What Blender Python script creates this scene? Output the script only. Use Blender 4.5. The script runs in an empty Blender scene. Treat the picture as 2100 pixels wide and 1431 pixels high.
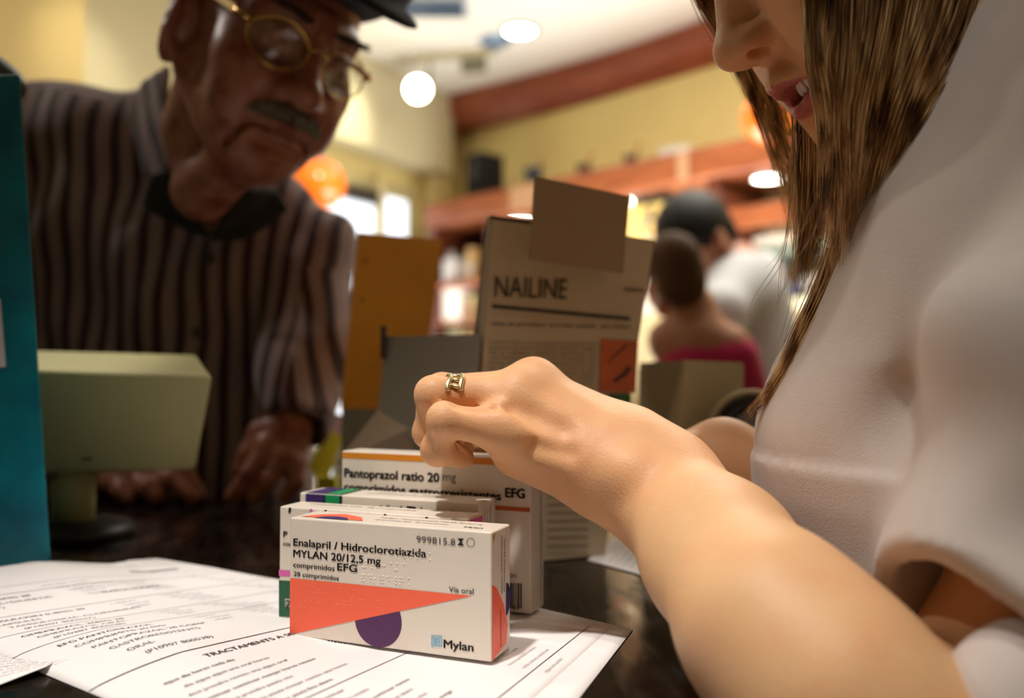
import bpy, bmesh, math, random
import numpy as np
from mathutils import Vector, Matrix

# ------------------------------------------------------------------ camera, world, lights, exposure
SC = bpy.context.scene
COL = SC.collection
FPX, CX, CY, CAMZ, TOP = 1750.0, 1050.0, 715.5, 1.09, 0.95
TILT = math.atan(50.0 / FPX)
cam = bpy.data.cameras.new('camera')
cam.sensor_width = 36.0
cam.lens = FPX / 2100.0 * 36.0
cam.clip_start, cam.clip_end = 0.02, 60
cam.dof.use_dof = True
cam.dof.focus_distance = 0.437
cam.dof.aperture_fstop = 3.7
cam_ob = bpy.data.objects.new('camera', cam)
COL.objects.link(cam_ob)
cam_ob.location = (0, 0, CAMZ)
cam_ob.rotation_euler = (math.pi / 2 + TILT, 0, 0)
SC.camera = cam_ob
SC.view_settings.view_transform = 'Standard'
SC.view_settings.look = 'None'
SC.view_settings.exposure = 0.0
SC.view_settings.gamma = 1.0
SC.view_settings.use_curve_mapping = False
SC.cycles.max_bounces = 6
SC.cycles.diffuse_bounces = 4
SC.cycles.glossy_bounces = 3
SC.cycles.transmission_bounces = 6
SC.cycles.caustics_reflective = False
SC.cycles.caustics_refractive = False
SC.cycles.use_denoising = True

world = bpy.data.worlds.new('world')
SC.world = world
world.use_nodes = True
world.node_tree.nodes['Background'].inputs[0].default_value = (1.0, 0.87, 0.74, 1)
world.node_tree.nodes['Background'].inputs[1].default_value = 0.045


def lamp(name, kind, loc, target, energy, color, size=0.1, angle=60, blend=0.5, size_y=None):
    l = bpy.data.lights.new(name, kind)
    l.energy = energy
    l.color = color
    if kind == 'AREA':
        l.size = size
        if size_y:
            l.shape = 'RECTANGLE'
            l.size_y = size_y
    else:
        l.shadow_soft_size = size
    if kind == 'SPOT':
        l.spot_size = math.radians(angle)
        l.spot_blend = blend
    o = bpy.data.objects.new(name, l)
    COL.objects.link(o)
    o.location = loc
    if target is not None:
        o.rotation_euler = (Vector(target) - Vector(loc)).to_track_quat('-Z', 'Y').to_euler()
    return o


WARM = (1.0, 0.86, 0.66)
# recessed halogen over the counter: the key for papers, boxes, hand
lamp('counter_spot', 'SPOT', (-0.36, -0.02, 2.55), (-0.15, 0.34, 0.95), 102, (1.0, 0.93, 0.86), 0.04, 27, 0.75)
# second halogen above the pharmacist
lamp('pharmacist_spot', 'SPOT', (0.06, -0.12, 2.6), (0.20, 0.36, 1.0), 33, (1.0, 0.90, 0.80), 0.05, 26, 0.9)
# added narrow spot that brightens the top of the customer display
lamp('display_added_spot', 'SPOT', (-0.44, 0.70, 2.6), (-0.41, 0.71, 1.1), 42, (1.0, 0.94, 0.82), 0.03, 11, 0.6)
# spot over the sales floor, behind and left of the old man
lamp('sales_floor_spot', 'SPOT', (-1.5, 1.25, 2.45), (-.30, .95, 1.38), 24, (1.0, .93, .82), .05, 40, .7)
# added area lights above the sales floor that brighten the background
lamp('shop_added_fill', 'AREA', (0.9, 2.5, 2.66), (0.9, 2.5, 0), 30, (1.0, 0.93, 0.80), 1.0)
lamp('shop_added_fill', 'AREA', (-1.2, 2.4, 2.66), (-1.2, 2.4, 0), 18, (1.0, 0.93, 0.78), 0.8)
# added unseen uplight that brightens the ceiling
lamp('ceiling_added_uplight', 'AREA', (0.4, 3.2, 1.0), (0.4, 3.3, 2.7), 42, (1.0, 0.98, 0.95), 1.2)

# ------------------------------------------------------------------ pixel helpers (2100x1431 frame)
ct, st = math.cos(TILT), math.sin(TILT)
FWD, UPV, RGT = np.array([0, ct, st]), np.array([0, -st, ct]), np.array([1.0, 0, 0])
CAMP = np.array([0, 0, CAMZ])


def ray(px, py):
    return FWD + RGT * (px - CX) / FPX + UPV * (CY - py) / FPX


def P(px, py, d):
    return CAMP + ray(px, py) * d


def G(px, py, z=TOP):
    r = ray(px, py)
    return CAMP + r * ((z - CAMZ) / r[2])


def V(a):
    return Vector([float(x) for x in a])


def unit(a):
    a = np.asarray(a, float)
    return a / np.linalg.norm(a)


# ------------------------------------------------------------------ objects
def tag(o, label=None, cat=None, group=None, kind=None):
    if label: o['label'] = label
    if cat: o['category'] = cat
    if group: o['group'] = group
    if kind: o['kind'] = kind
    return o


def empty(name, loc, label, cat, group=None):
    o = bpy.data.objects.new(name, None)
    o.empty_display_size = 0.05
    COL.objects.link(o)
    o.location = V(loc)
    tag(o, label, cat, group)
    return o


def add_obj(name, me, mat=None, parent=None, smooth=False):
    o = bpy.data.objects.new(name, me)
    COL.objects.link(o)
    if mat is not None:
        for m in (mat if isinstance(mat, (list, tuple)) else [mat]):
            me.materials.append(m)
    if smooth:
        me.polygons.foreach_set('use_smooth', [True] * len(me.polygons))
    if parent is not None:
        o.parent = parent
        o.matrix_parent_inverse = Matrix.Translation(parent_loc(parent)).inverted()
    return o


def parent_loc(p):
    return p.location.copy() if p.type == 'EMPTY' else Vector((0, 0, 0))


def mesh_np(name, verts, faces, mat=None, parent=None, smooth=True, attrs=None):
    """verts (n,3), faces: int array (m,3|4) or list of such arrays / lists"""
    me = bpy.data.meshes.new(name)
    verts = np.asarray(verts, np.float32)
    fl = faces if isinstance(faces, list) else [list(map(int, f)) for f in faces]
    me.from_pydata(verts.tolist(), [], [list(map(int, f)) for f in fl])
    if attrs:
        for k, v in attrs.items():
            a = me.attributes.new(k, 'FLOAT', 'POINT')
            a.data.foreach_set('value', np.asarray(v, np.float32))
    me.update()
    return add_obj(name, me, mat, parent, smooth)


def join_np(parts):
    vs, fs, n = [], [], 0
    for v, f in parts:
        v = np.asarray(v, float)
        vs.append(v)
        fs += [[int(i) + n for i in q] for q in f]
        n += len(v)
    return np.concatenate(vs), fs


# ------------------------------------------------------------------ materials
def new_mat(name):
    m = bpy.data.materials.new(name)
    m.use_nodes = True
    nt = m.node_tree
    return m, nt, nt.nodes['Principled BSDF']


def srgb(r, g, b):
    f = lambda c: (c / 255 / 12.92) if c / 255 <= 0.04045 else ((c / 255 + 0.055) / 1.055) ** 2.4
    return (f(r), f(g), f(b), 1)


def mat(name, rgb, rough=0.5, noise=0.0, nscale=20, bump=0.0, bscale=200, metal=0.0, spec=0.5, sss=0.0, coat=0.0,
        sheen=0.0, emit=0.0, alpha=None):
    m, nt, b = new_mat(name)
    c = srgb(*rgb)
    N, L = nt.nodes, nt.links
    b.inputs['Base Color'].default_value = c
    b.inputs['Roughness'].default_value = rough
    b.inputs['Metallic'].default_value = metal
    b.inputs['Specular IOR Level'].default_value = spec
    b.inputs['Coat Weight'].default_value = coat
    b.inputs['Sheen Weight'].default_value = sheen
    tc = N.new('ShaderNodeTexCoord')
    if noise:
        t = N.new('ShaderNodeTexNoise')
        t.inputs['Scale'].default_value = nscale
        t.inputs['Detail'].default_value = 4
        L.new(tc.outputs['Object'], t.inputs['Vector'])
        r = N.new('ShaderNodeValToRGB')
        lo = tuple(x * (1 - noise) for x in c[:3]) + (1,)
        hi = tuple(min(1, x * (1 + noise)) for x in c[:3]) + (1,)
        r.color_ramp.elements[0].color = lo
        r.color_ramp.elements[1].color = hi
        r.color_ramp.elements[0].position = 0.3
        r.color_ramp.elements[1].position = 0.7
        L.new(t.outputs['Fac'], r.inputs['Fac'])
        L.new(r.outputs['Color'], b.inputs['Base Color'])
    if bump:
        t = N.new('ShaderNodeTexNoise')
        t.inputs['Scale'].default_value = bscale
        t.inputs['Detail'].default_value = 3
        L.new(tc.outputs['Object'], t.inputs['Vector'])
        bp = N.new('ShaderNodeBump')
        bp.inputs['Strength'].default_value = bump
        bp.inputs['Distance'].default_value = 0.002
        L.new(t.outputs['Fac'], bp.inputs['Height'])
        L.new(bp.outputs['Normal'], b.inputs['Normal'])
    if sss:
        b.inputs['Subsurface Weight'].default_value = sss
        b.inputs['Subsurface Radius'].default_value = (1.0, 0.35, 0.18)
        b.inputs['Subsurface Scale'].default_value = 0.006
    if emit:
        b.inputs['Emission Color'].default_value = c
        b.inputs['Emission Strength'].default_value = emit
    return m


def skin_mat(name, base, red, lip=None, rough=0.45, blotch=0.5, spots=0.0, fine=420):
    """skin with blotchy redness, fine pores, and a 'lip' vertex attribute"""
    m, nt, b = new_mat(name)
    N, L = nt.nodes, nt.links
    tc = N.new('ShaderNodeTexCoord')
    t = N.new('ShaderNodeTexNoise'); t.inputs['Scale'].default_value = 45; t.inputs['Detail'].default_value = 5
    L.new(tc.outputs['Object'], t.inputs['Vector'])
    rp = N.new('ShaderNodeValToRGB')
    rp.color_ramp.elements[0].color = srgb(*base); rp.color_ramp.elements[0].position = 0.42
    rp.color_ramp.elements[1].color = srgb(*red); rp.color_ramp.elements[1].position = 0.42 + 0.4 / max(blotch, 0.1) * 0.5
    L.new(t.outputs['Fac'], rp.inputs['Fac'])
    col = rp.outputs['Color']
    if lip is not None:
        at = N.new('ShaderNodeAttribute'); at.attribute_name = 'lip'
        mx = N.new('ShaderNodeMix'); mx.data_type = 'RGBA'
        L.new(at.outputs['Fac'], mx.inputs[0]); L.new(col, mx.inputs[6])
        mx.inputs[7].default_value = srgb(*lip)
        col = mx.outputs[2]
    if spots:
        t3 = N.new('ShaderNodeTexNoise'); t3.inputs['Scale'].default_value = 130; t3.inputs['Detail'].default_value = 2
        L.new(tc.outputs['Object'], t3.inputs['Vector'])
        r3 = N.new('ShaderNodeValToRGB'); r3.color_ramp.elements[0].position = 0.62; r3.color_ramp.elements[1].position = 0.72
        L.new(t3.outputs['Fac'], r3.inputs['Fac'])
        mx = N.new('ShaderNodeMix'); mx.data_type = 'RGBA'
        ml = N.new('ShaderNodeMath'); ml.operation = 'MULTIPLY'; ml.inputs[1].default_value = spots
        L.new(r3.outputs['Color'], ml.inputs[0]); L.new(ml.outputs[0], mx.inputs[0]); L.new(col, mx.inputs[6])
        mx.inputs[7].default_value = srgb(base[0] * .6, base[1] * .5, base[2] * .5)
        col = mx.outputs[2]
    L.new(col, b.inputs['Base Color'])
    b.inputs['Roughness'].default_value = rough
    b.inputs['Specular IOR Level'].default_value = 0.32
    b.inputs['Subsurface Weight'].default_value = 0.25
    b.inputs['Subsurface Radius'].default_value = (1.0, 0.35, 0.18)
    b.inputs['Subsurface Scale'].default_value = 0.005
    v = N.new('ShaderNodeTexVoronoi'); v.inputs['Scale'].default_value = fine
    L.new(tc.outputs['Object'], v.inputs['Vector'])
    bp = N.new('ShaderNodeBump'); bp.inputs['Strength'].default_value = 0.12; bp.inputs['Distance'].default_value = 0.001
    L.new(v.outputs['Distance'], bp.inputs['Height'])
    L.new(bp.outputs['Normal'], b.inputs['Normal'])
    return m


# ------------------------------------------------------------------ implicit modelling
class F:
    """distance field on a grid; X,Y,Z broadcastable"""
    def __init__(s, lo, hi, h):
        s.lo, s.h = np.array(lo, float), h
        n = np.ceil((np.array(hi) - s.lo) / h).astype(int) + 1
        s.X = (s.lo[0] + np.arange(n[0]) * h).astype(np.float32)[:, None, None]
        s.Y = (s.lo[1] + np.arange(n[1]) * h).astype(np.float32)[None, :, None]
        s.Z = (s.lo[2] + np.arange(n[2]) * h).astype(np.float32)[None, None, :]
        s.n = n
        s.d = None

    def ell(s, c, r, R=None):
        x, y, z = s.X - c[0], s.Y - c[1], s.Z - c[2]
        if R is not None:
            R = np.asarray(R)
            x, y, z = (R[0, i] * x + R[1, i] * y + R[2, i] * z for i in range(3))
        if np.isscalar(r): r = (r, r, r)
        k0 = np.sqrt((x / r[0]) ** 2 + (y / r[1]) ** 2 + (z / r[2]) ** 2)
        k1 = np.sqrt((x / r[0] ** 2) ** 2 + (y / r[1] ** 2) ** 2 + (z / r[2] ** 2) ** 2) + 1e-9
        return (k0 * (k0 - 1) / k1).astype(np.float32)

    def cone(s, a, b, ra, rb):
        a, b = np.asarray(a, float), np.asarray(b, float)
        ab = b - a
        x, y, z = s.X - a[0], s.Y - a[1], s.Z - a[2]
        t = np.clip((x * ab[0] + y * ab[1] + z * ab[2]) / (ab @ ab), 0, 1)
        return (np.sqrt((x - t * ab[0]) ** 2 + (y - t * ab[1]) ** 2 + (z - t * ab[2]) ** 2) - (ra + t * (rb - ra))).astype(np.float32)

    def chain(s, pts, rs, k=None):
        d = None
        for i in range(len(pts) - 1):
            e = s.cone(pts[i], pts[i + 1], rs[i], rs[i + 1])
            d = e if d is None else (np.minimum(d, e) if not k else smin(d, e, k))
        return d

    def add(s, d, k=0.01):
        s.d = d if s.d is None else smin(s.d, d, k)

    def sub(s, d, k=0.004):
        s.d = -smin(-s.d, d, k)

    def mesh(s, smooth=0):
        return nets(s.d, s.lo, s.h, smooth)


def smin(a, b, k):
    h = np.maximum(k - np.abs(a - b), 0) / k
    return np.minimum(a, b) - h * h * k * 0.25


def nets(d, lo, h, smooth=0):
    nx, ny, nz = d.shape
    s = d < 0
    c = np.zeros((nx - 1, ny - 1, nz - 1), np.uint8)
    corners = [(i, j, k) for i in (0, 1) for j in (0, 1) for k in (0, 1)]
    for i, j, k in corners:
        c += s[i:nx - 1 + i, j:ny - 1 + j, k:nz - 1 + k]
    act = (c > 0) & (c < 8)
    I = np.argwhere(act)
    idx = np.full(act.shape, -1, np.int64)
    idx[act] = np.arange(len(I))
    acc = np.zeros((len(I), 3)); cnt = np.zeros(len(I))
    edges = [(a, b) for a in corners for b in corners if sum(b) - sum(a) == 1 and all(b[q] >= a[q] for q in range(3))]
    for a, b in edges:
        va = d[I[:, 0] + a[0], I[:, 1] + a[1], I[:, 2] + a[2]]
        vb = d[I[:, 0] + b[0], I[:, 1] + b[1], I[:, 2] + b[2]]
        m = (va < 0) != (vb < 0)
        t = va[m] / (va[m] - vb[m])
        acc[m] += np.array(a) + t[:, None] * (np.array(b) - np.array(a))
        cnt[m] += 1
    v = (I + acc / cnt[:, None]) * h + np.asarray(lo)
    q = []
    for ax in range(3):
        o1, o2 = [(1, 2), (2, 0), (0, 1)][ax]
        sl = [slice(None)] * 3
        A = s[tuple(slice(0, -1) if i == ax else slice(None) for i in range(3))]
        B = s[tuple(slice(1, None) if i == ax else slice(None) for i in range(3))]
        E = np.argwhere(A != B)
        ok = (E[:, o1] > 0) & (E[:, o2] > 0) & (E[:, o1] < d.shape[o1] - 1) & (E[:, o2] < d.shape[o2] - 1)
        E = E[ok]
        ins = A[E[:, 0], E[:, 1], E[:, 2]]
        def cell(da, db):
            e = E.copy(); e[:, o1] -= da; e[:, o2] -= db
            return idx[e[:, 0], e[:, 1], e[:, 2]]
        quad = np.stack([cell(1, 1), cell(0, 1), cell(0, 0), cell(1, 0)], 1)
        quad[~ins] = quad[~ins][:, ::-1]
        q.append(quad)
    q = np.concatenate(q)
    if smooth:
        e = np.concatenate([q[:, [0, 1]], q[:, [1, 2]], q[:, [2, 3]], q[:, [3, 0]]])
        deg = np.bincount(e.ravel(), minlength=len(v))[:, None]
        for it in range(smooth * 2):
            sm = np.zeros_like(v)
            for k in range(3):
                sm[:, k] = np.bincount(e[:, 0], v[e[:, 1], k], len(v)) + np.bincount(e[:, 1], v[e[:, 0], k], len(v))
            v = v + (sm / np.maximum(deg, 1) - v) * (0.5 if it % 2 == 0 else -0.52)
    return v, q


def rot(ax, deg):
    return np.array(Matrix.Rotation(math.radians(deg), 3, ax))


# ------------------------------------------------------------------ plain geometry
def box_pts(O, ex, ey, ez):
    """8 corners from origin and three edge vectors"""
    O, ex, ey, ez = (np.asarray(q, float) for q in (O, ex, ey, ez))
    return np.array([O + i * ex + j * ey + k * ez for k in (0, 1) for j in (0, 1) for i in (0, 1)])


BOXF = [[0, 2, 3, 1], [4, 5, 7, 6], [0, 1, 5, 4], [2, 6, 7, 3], [0, 4, 6, 2], [1, 3, 7, 5]]


def obox(name, O, ex, ey, ez, m, parent=None, bevel=0.0, seg=2, smooth=True):
    """oriented box as mesh with bevelled edges; ex,ey,ez full edge vectors (right-handed)"""
    bm = bmesh.new()
    vs = [bm.verts.new(p) for p in box_pts(O, ex, ey, ez)]
    for f in BOXF:
        bm.faces.new([vs[i] for i in f])
    bmesh.ops.recalc_face_normals(bm, faces=bm.faces)
    if bevel:
        bmesh.ops.bevel(bm, geom=bm.edges[:], offset=bevel, segments=seg, profile=0.5, affect='EDGES')
    me = bpy.data.meshes.new(name)
    bm.to_mesh(me); bm.free()
    o = add_obj(name, me, m, parent)
    if bevel and smooth:
        me.polygons.foreach_set('use_smooth', [True] * len(me.polygons))
        md = o.modifiers.new('wn', 'WEIGHTED_NORMAL'); md.keep_sharp = True
    return o


def tube(pts, r, sides=6, closed=False, rs=None):
    """tube verts/faces along points"""
    pts = np.asarray(pts, float)
    n = len(pts)
    vs, fs = [], []
    up = np.array([0.13, 0.21, 0.97])
    for i in range(n):
        a = pts[(i - 1) % n] if (closed or i > 0) else pts[i]
        b = pts[(i + 1) % n] if (closed or i < n - 1) else pts[i]
        t = unit(b - a)
        u = np.cross(t, up)
        if np.linalg.norm(u) < 1e-4: u = np.cross(t, [1, 0, 0])
        u = unit(u); w = np.cross(t, u)
        rr = rs[i] if rs is not None else r
        for k in range(sides):
            an = 2 * math.pi * k / sides
            vs.append(pts[i] + rr * (math.cos(an) * u + math.sin(an) * w))
    for i in range(n if closed else n - 1):
        j = (i + 1) % n
        for k in range(sides):
            l = (k + 1) % sides
            fs.append([i * sides + k, i * sides + l, j * sides + l, j * sides + k])
    if not closed:
        fs.append(list(range(sides))[::-1]); fs.append([(n - 1) * sides + k for k in range(sides)])
    return np.array(vs), fs


def lathe(profile, seg=32):
    """profile [(r,z)], around local z"""
    vs, fs = [], []
    n = len(profile)
    for k in range(seg):
        a = 2 * math.pi * k / seg
        for r, z in profile:
            vs.append((r * math.cos(a), r * math.sin(a), z))
    for k in range(seg):
        l = (k + 1) % seg
        for i in range(n - 1):
            fs.append([k * n + i, l * n + i, l * n + i + 1, k * n + i + 1])
    return np.array(vs), fs


def disc(c, n, r, seg=32, thick=0.004):
    n = unit(n); u = unit(np.cross(n, [0.3, 0.2, 0.9])); w = np.cross(n, u)
    c = np.asarray(c, float)
    top = [c + n * thick + r * (math.cos(a) * u + math.sin(a) * w) for a in np.linspace(0, 2 * math.pi, seg, False)]
    bot = [p - n * thick for p in top]
    fs = [list(range(seg)), list(range(2 * seg - 1, seg - 1, -1))]
    fs += [[i, seg + i, seg + (i + 1) % seg, (i + 1) % seg] for i in range(seg)]
    return np.array(top + bot), fs


# ------------------------------------------------------------------ flat faces with prints and lettering
def text_geo(s, bold=0.0, space=1.0):
    cu = bpy.data.curves.new('t', 'FONT')
    cu.body = s
    cu.size = 1.0
    cu.resolution_u = 3
    cu.space_character = space
    ob = bpy.data.objects.new('t', cu)
    me = bpy.data.meshes.new_from_object(ob)
    v = np.empty(len(me.vertices) * 3, np.float32)
    me.vertices.foreach_get('co', v)
    v = v.reshape(-1, 3)[:, :2].copy()
    f = [list(p.vertices) for p in me.polygons]
    bpy.data.objects.remove(ob); bpy.data.curves.remove(cu); bpy.data.meshes.remove(me)
    return v, f


_tc = {}


def text_geo_c(s, bold=0.0, space=1.0):
    k = (s, bold, space)
    if k not in _tc: _tc[k] = text_geo(s, bold, space)
    return _tc[k]


def embolden(v, f, b):
    n = len(v)
    s = [(-b, 0), (b, 0), (0, b * .6), (0, -b * .6)]
    return np.concatenate([v + np.array(o) for o in s]), [[i + k * n for i in q] for k in range(4) for q in f]


CAPH = 0.70   # cap height of the built-in face at size 1


class Face:
    """planar face: origin, unit u, unit v, normal toward the viewer"""
    def __init__(s, O, u, v):
        s.O, s.u, s.v = np.asarray(O, float), unit(u), unit(v)
        s.n = unit(np.cross(s.u, s.v))

    def uv(s, px, py):
        r = ray(px, py)
        A = np.stack([s.u, s.v, -r], 1)
        a, b, t = np.linalg.solve(A, CAMP - s.O)
        return np.array([a, b])

    def at(s, uv, off=0.0):
        uv = np.asarray(uv)
        return s.O + uv[..., :1] * s.u + uv[..., 1:2] * s.v + off * s.n

    def poly(s, pxs, off=0.0002, isuv=False):
        uv = np.array(pxs if isuv else [s.uv(*p) for p in pxs])
        return s.at(uv, off), [list(range(len(uv)))]

    def text(s, txt, p0, p1, caph, bold=0.0, space=1.0, off=0.0003, level=True, flip=False, isuv=False):
        """lettering from left baseline pixel p0 to right end p1, cap height in pixels at p0"""
        a, b = (np.array(p0), np.array(p1)) if isuv else (s.uv(*p0), s.uv(*p1))
        hgt = caph if isuv else np.linalg.norm(s.uv(p0[0], p0[1] - caph) - a)
        v, f = text_geo_c(txt, 0.0, space)
        if len(v) == 0: return np.zeros((0, 3)), []
        if bold: v, f = embolden(v, f, bold)
        d = b - a
        wid = np.linalg.norm(d)
        e = d / wid
        if level: e = np.array([1.0, 0.0]) if abs(e[0]) > 0.7 else e
        nrm = np.array([-e[1], e[0]])
        xs = (v[:, 0] - v[:, 0].min()) / (v[:, 0].max() - v[:, 0].min()) * wid
        ys = v[:, 1] / CAPH * hgt
        if flip: xs, ys = wid - xs, -ys
        uv = a + xs[:, None] * e + ys[:, None] * nrm
        return s.at(uv, off), f


def clip_below(pts, a, b):
    """clip polygon to the half-plane right of a->b (2-D)"""
    out = []
    f = lambda p: (b[0] - a[0]) * (p[1] - a[1]) - (b[1] - a[1]) * (p[0] - a[0])
    for i in range(len(pts)):
        p, q = pts[i], pts[(i + 1) % len(pts)]
        fp, fq = f(p), f(q)
        if fp <= 0: out.append(p)
        if fp * fq < 0:
            t = fp / (fp - fq)
            out.append(np.asarray(p) + t * (np.asarray(q) - np.asarray(p)))
    return np.array(out)

# ================================================================== PEOPLE
def frame_at(px, py):
    r = unit(ray(px, py))
    x = unit(np.cross(r, [0, 0, 1.0]))
    z = np.cross(x, r)
    return np.stack([x, r, z], 1)


def head_field(h, female=False, neck_to=None, lo=None, hi=None):
    """head in local axes: x to the person's left, -y out of the face, z up, origin between the eyes"""
    f = F(lo or (-.105, -.135, -.20 if not female else -.15), hi or (.105, .125, .14), h)
    g = 0.93 if female else 1.0
    f.add(f.ell((0, .012, .035), (.075 * g, .098, .092)))
    f.add(f.ell((0, -.035, -.035), (.060 * g, .058, .082)), .03)
    if female:
        f.add(f.ell((0, -.062, -.096), (.026, .030, .020)), .035)
        f.add(f.ell((0, -.078, -.104), (.013, .012, .012)), .025)
    else:
        f.add(f.ell((0, -.056, -.094), (.040, .036, .026)), .03)
        f.add(f.ell((0, -.083, -.103), (.020, .014, .015)), .022)
        f.add(f.cone((-.020, -.086, -.088), (.020, -.086, -.088), .006, .006), .014)
    for sx in (-1, 1):
        f.add(f.cone((sx * .052 * g, .0, -.060), (sx * .022, -.064, -.104), .018, .012), .03)       # jaw
        f.add(f.ell((sx * .042 * g, -.064, -.028), (.022, .020, .018)), .028)                      # cheekbone
        f.add(f.ell((sx * .034 * g, -.068, -.060), (.022, .020, .024)), .03)                       # cheek
        f.add(f.cone((sx * .010, -.088, .020), (sx * .044, -.072, .020), .010 if not female else .006, .008), .018)
    for sx in (-1, 1):
        f.sub(f.ell((sx * .031, -.104, -.001), (.018, .015, .012)), .016)
        f.add(f.ell((sx * .031, -.0775, -.001), .0125), .004)
        f.add(f.cone((sx * .020, -.0905, -.0065), (sx * .042, -.086, -.0075), .0022, .0020), .004)  # lid edges
        f.add(f.cone((sx * .019, -.0905, .005), (sx * .043, -.085, .004), .0036, .003), .005)
    if female:
        f.add(f.cone((0, -.088, .006), (0, -.1095, -.036), .0075, .0088), .018)
        f.add(f.ell((0, -.1125, -.0395), (.0095, .0085, .0082)), .010)
        for sx in (-1, 1):
            f.add(f.ell((sx * .0105, -.1015, -.0415), (.0075, .0115, .0072)), .007)
            f.sub(f.ell((sx * .0095, -.1030, -.0478), (.0036, .0078, .0048), rot('X', -18) @ rot('Z', sx * 18)), .002)
        f.add(f.cone((0, -.108, -.046), (0, -.094, -.0505), .0032, .0042), .006)                    # columella
        f.add(f.cone((-.004, -.0925, -.050), (-.004, -.0965, -.060), .004, .003), .009)
        f.add(f.cone((.004, -.0925, -.050), (.004, -.0965, -.060), .004, .003), .009)
    else:
        f.add(f.cone((0, -.090, .004), (0, -.112, -.036), .0092, .0118), .018)
        f.add(f.ell((0, -.1150, -.0410), (.0135, .0120, .0115)), .010)
        for sx in (-1, 1):
            f.add(f.ell((sx * .0165, -.100, -.0430), (.0090, .0125, .0090)), .009)
            f.sub(f.ell((sx * .0085, -.107, -.0540), (.0042, .0075, .005), rot('Z', sx * 20)), .003)
            f.sub(f.cone((sx * .0245, -.1000, -.036), (sx * .040, -.083, -.074), .0040, .0028), .010)  # nasolabial fold
            f.add(f.cone((sx * .031, -.090, -.038), (sx * .048, -.072, -.072), .0085, .0065), .018)    # cheek pad beside it
            f.sub(f.cone((sx * .016, -.0945, -.0125), (sx * .040, -.0850, -.0205), .0022, .0018), .006)  # eye bag crease
            f.add(f.cone((sx * .018, -.0905, -.0095), (sx * .040, -.083, -.0140), .0036, .0034), .006)
            f.sub(f.cone((sx * .028, -.0885, -.080), (sx * .034, -.076, -.104), .0028, .003), .010)    # marionette line
        f.sub(f.cone((-.020, -.0960, -.092), (.020, -.0960, -.092), .003, .003), .010)
        for zz in (.040, .052, .064):
            f.sub(f.cone((-.035, -.089 + (zz - .04) * .35, zz), (.035, -.089 + (zz - .04) * .35, zz), .0012, .0012), .006)
        f.sub(f.cone((-.006, -.101, .012), (-.005, -.099, .026), .0014, .0014), .005)
        f.sub(f.cone((.006, -.101, .012), (.005, -.099, .026), .0014, .0014), .005)
    # mouth
    if female:
        up = [(-.023, -.086, -.0735), (-.012, -.0965, -.0685), (-.004, -.1005, -.0655), (.004, -.1005, -.0655), (.012, -.0965, -.0685), (.023, -.086, -.0735)]
        lw = [(-.022, -.084, -.0790), (-.011, -.0925, -.0835), (0, -.0955, -.0850), (.011, -.0925, -.0835), (.022, -.084, -.0790)]
        f.add(f.chain(up, (.0022, .0042, .0048, .0048, .0042, .0022), .004), .006)
        f.add(f.chain(lw, (.0020, .0048, .0056, .0048, .0020), .004), .006)
        f.sub(f.ell((0, -.094, -.0755), (.0190, .022, .0046)), .0025)
        f.sub(f.cone((-.010, -.097, -.0945), (.010, -.097, -.0945), .004, .004), .012)
    else:
        up = [(-.027, -.083, -.0785), (-.010, -.0985, -.0715), (.010, -.0985, -.0715), (.027, -.083, -.0785)]
        lw = [(-.026, -.082, -.0805), (-.010, -.0955, -.0800), (.010, -.0955, -.0800), (.026, -.082, -.0805)]
        f.add(f.chain(up, (.002, .0040, .0040, .002), .004), .007)
        f.add(f.chain(lw, (.002, .0042, .0042, .002), .004), .007)
        f.sub(f.chain([(-.029, -.0855, -.0815), (-.010, -.1035, -.0762), (.010, -.1035, -.0762), (.029, -.0855, -.0815)], (.0014, .0016, .0016, .0014)), .004)
    # ears
    for sx in (-1, 1):
        R = rot('Z', sx * 22) @ rot('X', -10)
        s = .9 if female else 1.12
        c = np.array((sx * .0755 * g, .018, -.020))
        f.add(f.ell(c + (sx * .004, 0, 0), (.0068 * s, .0165 * s, .031 * s), R), .006)
        f.add(f.ell(c + (-sx * .006, -.001, .0), (.0105, .0145, .027)), .006)
        f.add(f.ell(c + (sx * .001, -.007, -.030 * s), (.0062 * s, .0095 * s, .0100 * s)), .006)
        f.sub(f.ell(c + (sx * .0125, -.003, .004), (.0050 * s, .0080 * s, .0155 * s), R), .005)
        f.add(f.cone(c + (sx * .006, -.004, .012), c + (sx * .006, .006, -.008), .0022, .0022), .004)
    if neck_to is not None:
        f.add(f.chain(*neck_to), .022)
    return f


def lip_attr(v, female):
    x, y, z = v[:, 0], v[:, 1], v[:, 2]
    if female:
        zu = np.interp(np.abs(x), [0, .004, .012, .023, .03], [-.0660, -.0640, -.0665, -.0725, -.0745])
        zl = np.interp(np.abs(x), [0, .012, .022, .03], [-.0905, -.088, -.081, -.078])
        a = np.clip((zu - .0004 - z) / .0018, 0, 1) * np.clip((z - zl) / .0018, 0, 1)
    else:
        zu = np.interp(np.abs(x), [0, .01, .027], [-.0725, -.0725, -.079])
        zl = np.interp(np.abs(x), [0, .01, .027], [-.0835, -.0835, -.080])
        a = .7 * np.clip((zu - z) / .002, 0, 1) * np.clip((z - zl) / .002, 0, 1)
    return a * np.clip((.025 - np.abs(x)) / .004, 0, 1) * (y < -.065)


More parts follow.
